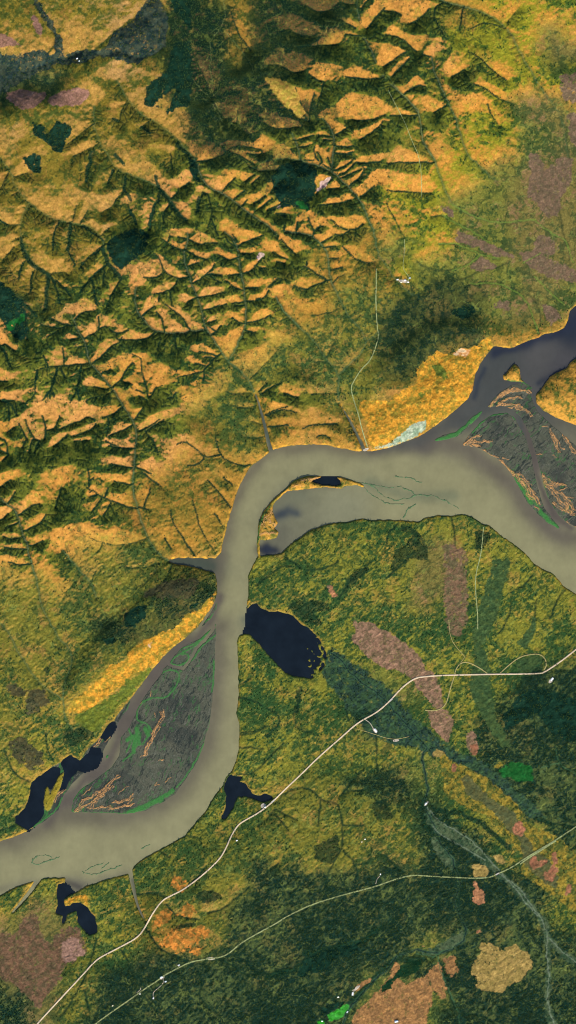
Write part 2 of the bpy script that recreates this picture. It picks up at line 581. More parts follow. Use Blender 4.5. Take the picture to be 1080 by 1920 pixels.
# patches of ground cover with their own outline: colour, second colour, softness, tree weight, polygons
PATCH = [
 ((66,76,60),(36,54,52),2,.3, P(0,0,R3,'''0,310 100,320 240,290 330,330 480,290 590,290 650,200 760,120 820,30 850,-20 900,-20 950,150 940,270 850,330 760,380 680,350 560,330 450,370 330,370 200,430 60,500 -20,560 -200,640 -200,330
170,-30 220,80 310,200 310,330 360,330 360,250 310,150 250,70 200,-30''')),
 ((64,90,58),(46,68,58),3,.25, P(500,1100,R6,'''420,400 520,470 700,590 860,720 1000,900 1080,980 1080,1080 900,1080 700,1000 560,860 500,740 400,650 380,560''')
  + P(780,1120,R6,'''0,820 100,900 300,1050 500,1130 900,1500 760,1480 400,1240 140,1080 0,1010''')),
 ((90,104,72),(54,78,54),2,.1, P(780,1400,R6,'''70,400 110,480 260,540 400,640 560,820 520,850 400,740 260,640 140,580 80,520 55,450
100,560 180,680 280,780 240,850 160,760 100,640''') + P(780,1620,R6,'''540,30 620,90 740,190 830,320 890,380 910,480 1000,580 1100,650 1080,690 960,610 900,540 905,640 910,800 900,920 950,1090 880,1090 870,930 865,780 880,640 850,440 790,330 700,240 620,130 530,70
20,600 120,560 230,500 320,440 345,480 250,575 130,610''')),
 ((152,112,94),(134,100,80),1,0, P(0,0,R3,'''40,530 100,515 170,515 270,530 250,570 210,620 140,625 80,600 40,560
280,560 340,530 440,505 510,510 500,560 440,610 280,605
-30,190 60,215 120,260 160,275 -30,275
180,110 220,110 245,180 240,230 215,200''')),
 ((30,60,44),(20,46,36),1,.7, P(0,0,R3,'''190,700 260,730 270,780 330,690 400,720 400,760 350,870 300,860 260,800 200,770
140,900 210,870 240,910 240,985 180,970 140,940
950,0 1080,-20 1080,200 1020,120
980,260 1080,250 1080,600 940,650 1000,500 880,590 930,620 810,600 830,490 940,420''')
  + P(0,360,R6,'''0,610 60,640 170,760 190,900 190,1010 130,1000 60,940 40,900 -20,800
770,310 860,270 950,250 1010,300 980,420 820,540 760,480 720,360''')
  + P(240,280,R6,'''410,60 470,100 480,200 540,260 440,200''')
  + P(480,280,R6,'''100,210 170,110 280,90 400,130 410,200 390,330 360,370 350,440 250,400 170,400 110,300''')
  + P(780,380,R6,'''240,720 380,690 400,740 340,800 250,770''')
  + P(0,1100,R6,'''840,220 900,140 1000,120 980,200 920,270
700,350 800,330 770,380 720,390''')
  + P(240,1080,R6,'''-20,240 100,250 60,340 -20,340
400,200 480,170 470,210 410,230''')
  + P(500,1620,R6,'''250,640 400,560 620,520 600,600 480,620 380,720 200,760
380,960 500,910 530,940 430,990 360,1020''')
  + P(780,1120,R6,'''700,650 860,610 1100,690 1100,1000 900,900 820,780 600,900 580,800
''')),
 ((160,142,58),(178,138,64),1,0, P(360,0,R3,'''405,450 480,455 540,470 590,520 610,600 640,650 600,670 500,590 440,510''')),
 ((132,106,82),(112,96,72),2,0, P(720,0,R3,'''820,870 870,860 900,960 1000,880 1060,900 1050,1040 990,1110 990,1200 800,1100 820,1000
1030,640 1180,620 1180,900 1050,800
980,430 1180,400 1180,620 1000,560''')
  + P(780,380,R6,'''160,30 230,30 270,90 240,110
270,190 360,220 500,280 600,330 680,380 560,370 420,310 260,260
440,370 560,430 420,470 360,430
690,340 820,330 900,380 1180,500 1180,560 880,500 750,430
820,220 920,240 960,320 900,360 790,320
830,680 920,700 980,770 900,840 860,740
780,-20 930,-20 960,100 880,100
500,670 620,660 640,730 520,710''')
  + P(480,820,R6,'''480,1000 510,1010 550,1070 520,1080 480,1040''')),
 ((156,120,94),(120,100,74),1,0, P(500,1100,R6,'''580,230 690,240 860,330 980,420 1040,490 1080,590 1080,730 1010,680 970,610 880,560 800,550 700,490 620,410 560,350 600,300''')
  + P(780,1120,R6,'''0,360 40,430 60,490 110,500 160,580 190,740 130,740 60,680 20,600 0,560
70,770 190,750 250,820 240,900 220,975 180,960 100,860
340,910 390,900 420,960 410,1050 370,1060 330,970''')),
 ((134,104,78),(104,96,66),3,0, P(780,860,R6,'''200,730 330,700 350,900 340,1100 300,1200 220,1180 190,1040 190,840
170,560 260,580 340,640 340,720 190,740''')),
 ((78,98,54),(60,84,50),2,0, P(780,860,R6,'''520,680 640,680 600,830 560,980 540,1080 440,1080 460,880''')
  + P(780,1120,R6,'''440,-10 570,-10 540,150 450,330 500,480 500,620 540,820 640,1000 580,1020 480,860 400,720 360,600 400,400 380,250
670,440 780,390 860,400 800,490 690,520
680,300 770,200 800,60 800,230 740,350''')),
 ((156,132,52),(86,96,46),2,.15, P(780,1400,R6,'''150,30 280,110 430,180 560,270 640,350 740,460 760,530 960,600 1180,820 1180,1180 960,1040 830,940 700,840 740,750 620,640 500,480 350,420 200,330 170,150
500,130 640,80 560,140''')),
 ((100,98,58),(84,90,58),1,0, P(780,1400,R6,'''300,210 350,190 480,330 600,400 680,470 740,600 800,700 900,760 960,860 940,960 850,900 740,800 720,740 700,640 620,560 560,480 430,370 330,310''')),
 ((172,112,82),(140,100,70),1,0, P(780,1400,R6,'''660,510 710,510 740,560 720,600 660,600 650,560
760,770 810,730 830,770 890,760 860,800 790,830
860,860 930,790 960,830 930,910 870,900
910,720 950,700 950,790 920,790
990,960 1040,920 1050,980 1010,1000
360,-10 410,-10 410,50 370,50
240,110 280,120 270,180 240,170''')),
 ((186,128,88),(164,116,80),1,0, P(780,1620,R6,'''385,110 450,180 465,250 440,275 385,250
400,440 430,430 435,465 400,475
30,530 70,535 60,550 25,545''') + P(500,1100,R6,'''410,0 450,10 480,60 450,70 420,40''')),
 ((178,148,84),(150,128,70),1,0, P(780,1620,R6,'''430,520 500,530 580,570 680,540 770,610 780,690 720,770 650,800 580,860 460,850 400,830 410,770 370,730 380,680 420,620
370,0 450,-10 500,50 460,90 390,80''') + P(780,1400,R6,'''520,730 570,720 610,780 550,790
110,40 160,10 190,50 140,80''')),
 ((176,128,78),(140,104,66),1,0, P(500,1620,R6,'''620,970 700,900 800,800 870,650 920,690 880,760 940,800 1080,750 1080,1180 700,1180 560,1080
580,840 690,760 700,780 600,860''') + P(780,1620,R6,'''80,730 160,640 200,830 200,900 160,910 120,850
180,640 250,600 290,720 240,770 200,720
-10,770 70,740 110,850 100,960 -10,1120''')),
 ((22,54,34),(32,60,36),0,.5, P(500,1620,R6,'''900,680 960,640 1060,650 1000,740 900,760 760,870 780,820 880,740
820,780 860,780 840,840 770,860''')),
 ((128,96,72),(98,84,60),3,0, P(0,1620,R6,'''-60,480 120,460 130,400 210,330 270,350 260,450 340,540 360,500 440,430 520,410 560,500 590,600 450,680 400,800 300,900 270,1000 220,930 100,800 -60,750''')),
 ((164,126,106),(150,116,96),2,0, P(0,1620,R6,'''410,560 470,480 540,520 580,610 440,670 420,620''')),
 ((30,92,40),(40,98,44),2,0, P(780,1400,R6,'''540,160 640,100 780,130 790,230 700,230 580,200''')
  + P(480,280,R6,'''260,370 340,360 350,440 300,420''') + P(0,360,R6,'''50,900 170,820 180,860 60,960''')),
 ((48,150,36),(70,160,60),0,0, P(500,1620,R6,'''400,1010 500,960 560,940 560,980 500,1040 430,1060
330,1070 370,1040 410,1080 340,1090''')),
 ((88,82,52),(70,72,50),3,.1, P(0,1360,R6,'''60,120 130,60 200,120 300,200 280,280 200,300 120,240''')
  + P(0,1100,R6,'''50,650 120,650 190,720 120,740 60,720
200,700 300,700 340,780 220,860 170,860 180,790''') + P(240,820,R6,'''120,1040 300,960 500,960 420,1080 100,1090''')),
 ((214,150,52),(144,124,46),2,0, P(0,1100,R6,'''1090,310 950,380 880,450 840,500 750,530 700,590 620,660 560,720 480,770 470,850 540,850 640,800 760,720 860,640 960,560 1090,500''')
  + P(240,1080,R6,'''0,530 100,440 250,370 360,320 400,250 470,240 590,100 600,120 540,250 430,370 330,460 240,540 170,600 60,650 0,670''')
  + P(500,560,R6,'''640,680 700,690 830,690 930,610 1080,560 1080,830 970,880 860,960 720,1020 670,960 700,890 640,790 620,740''')
  + P(780,620,R6,'''0,260 130,140 230,170 280,130 370,120 500,30 520,100 440,200 390,310 370,430 290,520 160,610 0,700''')
  + P(0,1620,R6,'''420,260 500,220 590,210 600,280 540,260 440,290''')),
 ((226,196,150),(216,150,90),1,0, P(780,620,R6,'''240,160 300,120 370,140 340,180 280,180''')+P(240,1080,R6,'''120,470 160,440 150,480
250,360 300,345 290,365''')+P(0,1100,R6,'''990,400 1030,370 1020,410''')),
 ((90,104,44),(112,120,44),2,0, P(240,1080,R6,'''60,680 170,600 160,640 80,740 0,810 -20,800 -20,700''') + P(0,1100,R6,'''500,880 640,810 860,650 960,580 1000,570 920,700 780,830 660,980 560,960''')
   + P(500,560,R6,'''1000,640 1060,640 1050,680''')+P(780,620,R6,'''100,230 160,230 220,300 220,340 170,330''')),
 ((168,178,152),(128,150,122),0,0, P(500,560,R6,'''690,1020 860,960 960,860 1080,820 1080,890 940,960 830,1005''')),
 ((34,60,40),(28,52,38),1,.5, P(240,1620,R6,'''450,220 500,170 620,180 640,230 520,260
310,425 400,395 490,385 440,415 350,440''') + P(500,1100,R6,'''130,120 250,80 420,110 430,160 330,180 380,260 260,250 180,180
200,700 240,660 220,860 180,850
540,850 680,820 760,900 650,930''') + P(480,820,R6,'''640,920 740,870 780,880 640,1010 590,1060 610,960
970,590 1050,600 1060,640 990,630
930,780 980,720 1080,700 1080,800 900,930''') + P(780,860,R6,'''0,480 70,560 80,680 20,700 -60,560
400,480 520,490 440,620 400,620''') + P(500,1380,R6,'''320,740 480,660 500,760 440,860 330,840
700,440 800,420 860,560 740,560''') + P(0,1100,R6,'''370,400 430,390 410,440
280,560 350,540 330,590
420,980 560,940 640,1000 500,1080 430,1060''')),
 ((212,134,58),(140,108,50),3,0, P(240,1620,R6,'''280,440 400,430 500,415 560,450 500,500 420,560 340,600 260,550 210,545
400,590 460,550 510,540 480,600 430,605
180,360 260,300 320,360 240,400 170,430
290,100 360,70 410,130 360,190 290,150
330,340 400,260 470,300 440,360''')),
 ((226,192,168),(196,160,150),1,0, P(360,0,R3,'''700,1090 720,1030 790,1000 740,1060
470,1180 500,1150 490,1180''') + P(240,280,R6,'''860,740 900,700 920,720 880,760''')),
]
GREEN = [ (P(240,1080,R6,'''590,340 500,430 430,490 350,520 290,580
590,400 500,470 450,550 390,610 350,640
360,530 400,520 420,560 350,610 290,590
80,810 130,730 210,660 290,625 350,660 340,720 290,790 240,825 150,820 80,860 55,930 70,980 140,1000 160,1050
580,580 575,700 565,780
560,940 540,1060
600,180 590,250 520,310
540,380 480,440 400,480 350,490''')
 + P(0,1360,R6,'''860,20 810,80 800,180 760,280 640,360 540,440 490,510 475,590 620,592 860,597 960,575 1080,510
930,20 960,80 900,180 830,240
870,20 900,100 850,180
1000,0 1010,60 960,130
420,490 400,540 350,600 260,660 200,710''')
 + P(240,1360,R6,'''330,420 400,330 450,250 500,160 530,90''')
 + P(780,620,R6,'''340,640 380,590 480,560 580,545 640,560 670,600
380,690 440,620 500,570 590,560
600,340 700,345 810,380
680,560 740,680 770,780
350,560 420,530 520,500
140,720 200,680 300,640''')
 + P(780,860,R6,'''620,60 720,150 760,230 830,330 870,400 960,470
860,200 900,300 960,390 1020,440''') + P(0,1100,R6,'''880,780 850,850
810,1000 870,920''')
 + P(480,820,R6,'''0,800 10,700 30,560 100,440 180,370 250,290 350,260'''), 1.3),
 (P(0,1360,R6,'''880,585 960,560 1080,490''') + P(240,1360,R6,'''0,585 130,540 230,490 300,440''')
 + P(780,620,R6,'''120,745 220,720 300,680 350,620
370,620 420,570 470,530''') + P(780,860,R6,'''800,0 830,100 850,200 880,260
650,130 720,200 780,300
840,360 900,420 950,460''') + P(0,1100,R6,'''920,960 940,1060
980,960 1000,1000''') + P(0,1360,R6,'''860,100 920,60 900,180
740,150 720,210'''), 3.4) ]
STREAK = [ (P(0,1360,R6,'''510,570 560,500 640,460 720,400 800,330
520,575 600,520 690,450 760,400
590,560 680,550 740,535
730,560 800,545 900,520
760,520 850,500 900,470
560,470 620,410
970,200 1000,130 1040,60 1070,0
620,540 650,490 740,430
1050,410 1080,400
800,460 860,410
950,215 975,205
430,430 380,480 360,520
300,420 310,480 295,540
650,70 680,90 640,140
700,120 750,80
220,680 160,720 90,750''')
 + P(240,1080,R6,'''160,1070 200,1000 240,940 240,900
150,810 160,770
180,920 190,950
215,910 222,950
75,860 90,845''')
 + P(240,1360,R6,'''110,180 150,100 210,0
250,385 295,355
180,410 200,380
205,235 240,230
0,520 45,490
10,480 40,460''')
 + P(780,620,R6,'''485,510 530,460 590,410 660,385 740,395 785,420
500,500 560,440 640,400 720,395
540,510 600,460 680,440 720,450
560,495 650,490 720,510 770,550 790,575
610,520 680,515 740,530
310,770 370,730 430,700
310,770 380,760 430,770
340,760 400,740 510,740
305,775 400,790 470,830 560,880 620,930 700,970 760,1020
350,780 440,800 540,850
330,740 360,710
580,860 620,870
890,580 960,640 1000,700
950,600 1010,640 1080,660
900,650 940,740 960,810
940,720 1000,800
850,650 880,650
1040,680 1080,740
1000,700 1040,770 1080,830
810,835 860,835
920,845 960,850
480,740 520,735''')
 + P(780,860,R6,'''510,0 600,60 680,120 740,200 790,270
540,0 640,70 720,140 780,210 830,300
560,10 590,20
600,80 660,100 700,90
700,130 750,140
740,170 790,180
760,200 810,230
800,320 830,350
850,100 880,180 940,230 980,290 1040,350
860,150 920,200 1000,240 1070,340
850,110 920,150 1000,180
900,170 940,180 960,160
960,210 1020,200
980,230 1060,270
930,290 980,340 1080,375
1000,280 1040,350 1070,370
1020,430 1080,465
100,250 150,265 200,285''')
 + P(480,820,R6,'''40,590 80,520 120,470
70,540 130,590 150,600
100,500 90,550
30,650 80,640 140,650
300,290 350,275 430,270
350,295 400,275
250,330 330,330
570,275 610,280
230,540 280,515
720,310 760,330 850,370'''), 1.1) ]
SHOAL = P(480,820,R6,'''650,300 730,310 830,330 900,340
700,320 760,370 830,420 900,450 1000,450
740,310 800,340 860,400 940,425 1040,415 1080,390
900,340 980,330 1040,360 1080,390
940,270 1010,272 1080,285
990,545 1020,480 1080,450''') + P(780,860,R6,'''0,240 50,250 110,245 200,285 290,335
0,150 40,155''') + P(0,1360,R6,'''210,930 250,890 310,870 350,890
210,930 260,945 330,915 395,890
215,925 225,900
550,990 620,960 700,930
560,1000 650,1005 740,975 820,940
690,970 740,930
955,830 1010,800''')
BARCHAN = [P(0,0,1,'402,1176 385,1200 368,1215 355,1240 343,1254 325,1250 314,1245')[0],
           P(240,1080,R6,'230,640 150,740 90,830 50,900')[0]]

WLINES = [
 ([(-100,1590),(25,1575),(111,1535),(140,1530),(240,1532),(300,1510),(350,1465),(385,1400),(400,1330),(408,1240),(410,1180)], 26, (96,88,74), .75),
 ([(-100,1690),(28,1660),(120,1648),(172,1655),(239,1636)], 8, (112,108,88), .5),
 ([(404,1120),(408,1060),(420,1010),(436,950),(459,895),(490,856),(520,842),(600,835),(690,847),(760,835),(835,822),(865,838),(930,878),(970,930),(1000,970),(1047,1000),(1110,1020)], 16, (98,90,74), .7),
 ([(780,820),(880,850),(960,905),(1010,975),(1060,1010)], 26, (96,88,76), .6),
 ([(413,1120),(400,1160),(360,1205),(310,1255),(270,1300),(240,1350),(205,1425),(160,1465),(125,1505),(90,1545)], 9, (94,86,74), .9),
 ([(690,905),(740,920),(790,930),(850,930)], 12, (104,110,84), .6), ([(700,840),(790,825),(850,790),(890,750)], 14, (78,78,72), .8),
 ([(982,790),(1000,860),(1012,910),(1040,965),(1070,990)], 6, (88,80,70), .9),
 ([(510,838),(498,805),(480,745)], 8, (64,76,68), .9), ([(680,832),(667,810),(636,757)], 7, (64,76,68), .9),
 ([(248,1650),(256,1695),(272,1731)], 7, (84,86,74), .8), ([(325,1052),(395,1060)], 9, (70,78,64), .8),
 ([(495,990),(520,940),(560,912),(640,910)], 9, (104,104,84), .6), ([(484,1030),(520,1032)], 9, (36,42,54), .9),
 ([(515,968),(545,955),(560,960)], 9, (54,62,68), .8), ([(925,660),(965,655),(1020,635),(1062,615),(1090,590)], 9, (38,44,58), .85),
 ([(906,690),(892,720),(888,745)], 5, (44,52,62), .7), ([(1010,720),(1040,702),(1075,682)], 6, (44,48,56), .8),
 ([(455,1165),(475,1160)], 10, (104,106,84), .9), ([(115,1652),(150,1662)], 8, (74,70,62), .8),
]
DARKS = [(P(0,360,R6,'''150,320 165,390 200,460 250,520 330,560
335,580 320,680 310,800
700,380 730,480 820,590
480,220 475,330 465,400
180,770 250,840'''), 4.0), (P(0,360,R6,'''350,580 400,680 410,760
380,600 450,660 480,710
405,215 370,280 365,400
460,400 510,500
230,540 215,600 215,680
155,490 130,590
545,690 620,590 720,500
620,590 640,680 665,770
540,520 620,430 700,385
1015,260 1030,130 1080,60
560,240 700,330
880,130 930,230
0,200 60,230'''), 2.0), (P(0,0,R3,'''520,860 500,950 490,1030
640,960 610,1040
880,1000 900,1080 940,1120 970,1180
650,880 700,930
640,680 670,690
800,720 850,760
1000,820 1060,880 1080,960
700,1080 740,1130
710,1000 700,1080'''), 3.0), (P(240,280,R6,'''220,280 240,300
300,370 340,430 400,490
480,330 475,430
180,400 150,520
20,420 60,510'''), 3.2), (P(780,1400,R6,'''60,340 30,420 60,520 130,640 190,760
120,420 300,450 450,520 620,680
440,130 620,270 760,450 900,520'''), 5.0),
 (P(0,560,R6,'''265,500 245,650 180,720
390,480 375,560 340,640 300,690
555,460 530,640
0,690 70,700 120,780
0,330 50,380 80,470'''), 2.0),
 (P(500,1620,R6,'''560,930 640,860 720,770 860,640 1060,640
260,600 400,570 640,520 760,430
0,760 200,700 350,600'''), 6.0)]
C18 = P(0,0,1,'622,1225 640,1238 655,1260 680,1280 705,1298 728,1318 745,1340 768,1365 790,1390 800,1400 793,1412 790,1425 798,1452 802,1480 796,1500 800,1520 812,1545 825,1580 845,1605 855,1630 862,1655 852,1690 862,1720 875,1745 868,1762 848,1778 825,1785 805,1785 780,1780 745,1790 722,1820 700,1838 680,1860 660,1882 648,1900 640,1930')
THREADS = [(P(780, 380, R6, '''230,10 300,50 420,110 560,135 700,125 800,115 870,180 1010,260 1060,400
500,270 350,180 250,130 180,90
560,380 440,350 260,280 150,280
430,360 330,430 240,460
840,340 720,410
1000,690 940,640 880,580 800,500
830,880 790,790 760,690 700,620 600,560 480,545 370,550'''), 1.6, (118, 140, 58), .6),(C18, 3.4, (58, 88, 62), .7), (C18, .9, (26, 38, 44), .95),
 (P(780,1400,R6,'''60,380 120,470 260,560 380,640 560,830
110,540 180,600 330,680 460,760''')+P(780,1620,R6,'''560,70 650,120 720,190 760,260 850,370 885,480 880,620 895,740 885,900 900,1000 930,1080
890,490 960,560 1010,610 1080,660
560,50 640,130 700,200 740,260 820,350'''), 1.1, (118, 130, 106), .75),
 (P(780,1400,R6,'''940,0 960,110 1010,150 1080,180
840,140 960,110''')+P(780,1620,R6,'''150,620 160,700 210,830 290,1000 290,1080
0,600 60,610 120,625 180,575'''), 1.3, (70, 104, 70), .7),
 (P(360,0,R3,'''180,20 190,100 160,180 100,250 110,330
110,330 100,400 120,470
200,200 260,270 320,350 350,420
0,450 60,520 120,570 160,640
60,560 120,600 180,700''')+P(720,0,R3,'''20,440 100,540 190,630 205,700 215,820 280,900'''), .8, (118, 128, 76), .7)]
# ------------------------------------------------------------------ numpy helpers
TAB = np.random.default_rng(11).random((256, 256)).astype(np.float32)
def vnoise(x, y, k=0):
    xi = np.floor(x); yi = np.floor(y)
    fx = (x-xi).astype(np.float32); fy = (y-yi).astype(np.float32)
    xi = (xi.astype(np.int32)+k*57); yi = (yi.astype(np.int32)+k*131)
    fx = fx*fx*(3-2*fx); fy = fy*fy*(3-2*fy)
    x0 = xi & 255; x1 = (xi+1) & 255; y0 = yi & 255; y1 = (yi+1) & 255
    a = TAB[y0, x0]; b = TAB[y0, x1]; c = TAB[y1, x0]; d = TAB[y1, x1]
    return (a+(b-a)*fx)*(1-fy) + (c+(d-c)*fx)*fy
def fbm(x, y, k=0, o=4, g=.5, l=2.03):
    s = 0; a = 1; t = 0
    for i in range(o):
        s = s + a*vnoise(x+i*17.3, y-i*9.1, k+i); t += a; a *= g; x = x*l; y = y*l
    return s/t
def ss(a, b, x):
    t = np.clip((x-a)/(b-a), 0, 1); return t*t*(3-2*t)
def inpoly(px, py, poly):
    c = np.zeros(px.shape, bool); n = len(poly)
    for i in range(n):
        x1, y1 = poly[i]; x2, y2 = poly[(i+1) % n]
        if y1 == y2: continue
        m = (y1 > py) != (y2 > py)
        c ^= m & (px < (x2-x1)*(py-y1)/(y2-y1)+x1)
    return c
def blur(a, r, n=2):
    for _ in range(n):
        for ax in (0, 1):
            p = np.concatenate([np.repeat(a.take([0], ax), r+1, ax), a, np.repeat(a.take([-1], ax), r, ax)], ax)
            c = np.cumsum(p, axis=ax, dtype=np.float64)
            if ax == 0: a = ((c[2*r+1:]-c[:-2*r-1])/(2*r+1)).astype(np.float32)
            else: a = ((c[:, 2*r+1:]-c[:, :-2*r-1])/(2*r+1)).astype(np.float32)
    return a
def lin(c):
    c = np.asarray(c, np.float32)/255
    return np.where(c <= .04045, c/12.92, ((c+.055)/1.055)**2.4).astype(np.float32)
def densify(pts, step, wig=0., seed=0):
    out = []; s = 0; ph = seed*7.77
    for i in range(len(pts)-1):
        a = np.array(pts[i], float); b = np.array(pts[i+1], float); L = np.hypot(*(b-a))
        n = max(1, int(L/step)); t = np.arange(n)/n
        q = a+(b-a)*t[:, None]
        out.append(np.c_[q, s+L*t]); s += L
    out.append(np.array([[*pts[-1], s]]))
    q = np.concatenate(out)
    if wig:
        f = lambda k: (vnoise(q[:, 2]/9+ph, np.full(len(q), k*3.7), k)-.5)*2 + (vnoise(q[:, 2]/3.5+ph, np.full(len(q), k*5.7+.5), k)-.5)
        e = np.minimum(1, q[:, 2]/6)
        q[:, 0] += f(1)*wig*e; q[:, 1] += f(2)*wig*e
    return q
def smooth_line(pts, it=2):
    p = np.array(pts, float)
    for _ in range(it):
        q = np.empty((2*len(p)-2, 2))
        q[0::2] = p[:-1]*.75+p[1:]*.25; q[1::2] = p[:-1]*.25+p[1:]*.75
        p = np.concatenate([p[:1], q[1:-1], p[-1:]])
    return [tuple(v) for v in p]

class Field: pass
def compute(g=G):
    F = Field()
    xs = np.arange(X0, X1+.01, g); ys = np.arange(Y0, Y1+.01, g)
    nx, ny = len(xs), len(ys)
    X, Y = np.meshgrid(xs.astype(np.float32), ys.astype(np.float32))
    F.xs, F.ys, F.g = xs, ys, g
    w1 = (fbm(X/9, Y/9, 1, 3)-.5); w2 = (fbm(X/9, Y/9, 4, 3)-.5)
    v1 = (fbm(X/60, Y/60, 21, 2)-.5); v2 = (fbm(X/60, Y/60, 24, 2)-.5)
    def sub(poly, pad=8):
        p = np.array(poly)
        i0 = max(0, int((p[:, 0].min()-pad-X0)/g)); i1 = min(nx, int((p[:, 0].max()+pad-X0)/g)+2)
        j0 = max(0, int((p[:, 1].min()-pad-Y0)/g)); j1 = min(ny, int((p[:, 1].max()+pad-Y0)/g)+2)
        return slice(j0, max(j0, j1)), slice(i0, max(i0, i1))
    def mask(polys, wa=2.0):
        m = np.zeros(X.shape, bool)
        for p in polys:
            if len(p) < 3: continue
            s = sub(p)
            if m[s].size: m[s] |= inpoly(X[s]+w1[s]*wa, Y[s]+w2[s]*wa, p)
        return m
    def stroke(lines, w, wa=2.5, taper=False):
        m = np.zeros(X.shape, np.float32)
        for ln in lines:
            s = sub(ln, w+4)
            if not m[s].size: continue
            px = X[s]+w1[s]*wa; py = Y[s]+w2[s]*wa; d = np.full(px.shape, 99., np.float32)
            for (a, b), (c, e) in zip(ln[:-1], ln[1:]):
                L2 = (c-a)**2+(e-b)**2+1e-6
                t = np.clip(((px-a)*(c-a)+(py-b)*(e-b))/L2, 0, 1)
                d = np.minimum(d, np.hypot(px-a-t*(c-a), py-b-t*(e-b)))
            m[s] = np.maximum(m[s], 1-ss(w*.55, w*1.25, d))
        return m
    # ---- water masks
    cres = stroke([P(480,820,R6,'20,800 15,720 25,580 60,500 110,440 190,370 260,300 340,272 430,272 560,275 650,300 720,330')[0]], 3.2, 1.5) > .4
    land_in = mask([EASTLAND, ISLAND], 2.5) | mask([CRESCENT], 1) | cres
    bars = mask(BARS, 2.0)
    shl = None
    shoal = stroke(SHOAL, 1.5, 6)*(.5+fbm(X/5, Y/5, 221, 3)) > .45
    lakes = mask(LAKES, 5.0) & ~((X > 572) & (X < 640) & (Y > 1195) & (Y < 1280) & (fbm(X/5, Y/5, 171, 3, .6) < .40+(X-572)*.003))
    river = mask([RIVER], 2.2)
    backmud = mask([BACKMUD], 2) & ~lakes & ~mask([BACKSPIT], 2)
    stream = np.zeros(X.shape, bool)
    for pts, a, b in STREAMS:
        q = densify(smooth_line(pts), 1.0)
        for x, y, t in q[::2]:
            r = (a+(b-a)*t/q[-1, 2])/2; s = sub([(x, y)], r+2)
            stream[s] |= (X[s]-x)**2+(Y[s]-y)**2 < r*r
    water = (river & ~land_in) | lakes | stream
    chan = stroke(BARCHAN, 3.0, 2)
    mud = ((bars | backmud) & ~lakes & ~land_in)
    mud |= shoal & ~land_in
    open_w = water & ~mud
    wm = blur(open_w.astype(np.float32), 1, 2)
    anyw = blur((water | mud).astype(np.float32), 1, 2)
    # ---- class parameters
    rows = [r[:18] for r in CM.split('\n')]
    tab = np.zeros((32, 18, 21), np.float32)
    for j, r in enumerate(rows):
        for i, ch in enumerate(r):
            p = CL[ch]; tab[j, i, :12] = np.concatenate([lin(c) for c in p[:4]]); tab[j, i, 12:20] = p[4:]
    u = np.clip((X+v1*70+w1*20)/60-.5, 0, 16.999); v = np.clip((Y+v2*70+w2*20)/60-.5, 0, 30.999)
    ui = u.astype(int); vi = v.astype(int); fu = (u-ui)[..., None]; fv = (v-vi)[..., None]
    fu = fu*fu*(3-2*fu); fv = fv*fv*(3-2*fv)
    def par(a, b):
        t = tab[..., a:b]
        return (t[vi, ui]*(1-fu)+t[vi, ui+1]*fu)*(1-fv) + (t[vi+1, ui]*(1-fu)+t[vi+1, ui+1]*fu)*fv
    q = par(12, 20); dfr, oam, nam, slo, Wd, E0, vam, tre = [q[..., i] for i in range(8)]
    # relief parameters vary more smoothly
    slo = blur(slo, 12, 1); Wd = blur(Wd, 12, 1); E0 = blur(E0, 25, 2)
    # ---- drainage distance (weighted Voronoi by jump flooding)
    seeds = []
    chanpts = np.zeros((0, 3))
    alln = [(l, 0, .03) for l in MAIN] + [(l, 1, .10) for l in G1] + [(l, 2, .10) for l in FLAT]
    for k, (ln, kind, gr) in enumerate(alln):
        q = densify(smooth_line(ln, 1), .8, .7 if kind == 1 else 1.2, k+1)
        base = 0.
        if len(chanpts):
            d = np.hypot(chanpts[:, 0]-q[0, 0], chanpts[:, 1]-q[0, 1]); i = d.argmin()
            if d[i] < 9:
                base = chanpts[i, 2]
                q = np.concatenate([densify([tuple(chanpts[i, :2]), tuple(q[0, :2])], .8)[:-1], q]) if d[i] > 1 else q
                q[:, 2] = np.arange(len(q))*.8
            elif kind == 1: base = 1.5
        e = base + gr*q[:, 2]
        if kind == 1: e = base + gr*q[:, 2] + .0035*q[:, 2]**2
        c = np.c_[q[:, :2], e]; chanpts = np.concatenate([chanpts, c])
        seeds.append(np.c_[c, np.full(len(c), kind)])
    occ = np.zeros((int((Y1-Y0)/2)+2, int((X1-X0)/2)+2), bool)
    def oc_i(x, y): return np.clip(((np.asarray(y)-Y0)/2).astype(int), 0, occ.shape[0]-1), np.clip(((np.asarray(x)-X0)/2).astype(int), 0, occ.shape[1]-1)
    def mark(c):
        for dx in (-1.6, 0, 1.6):
            for dy in (-1.6, 0, 1.6): occ[oc_i(c[:, 0]+dx, c[:, 1]+dy)] = True
    for q_ in seeds: mark(q_)
    g_ = np.random.default_rng(3)
    src = [q_ for q_ in seeds if q_[0, 3] < 2]; rills = []
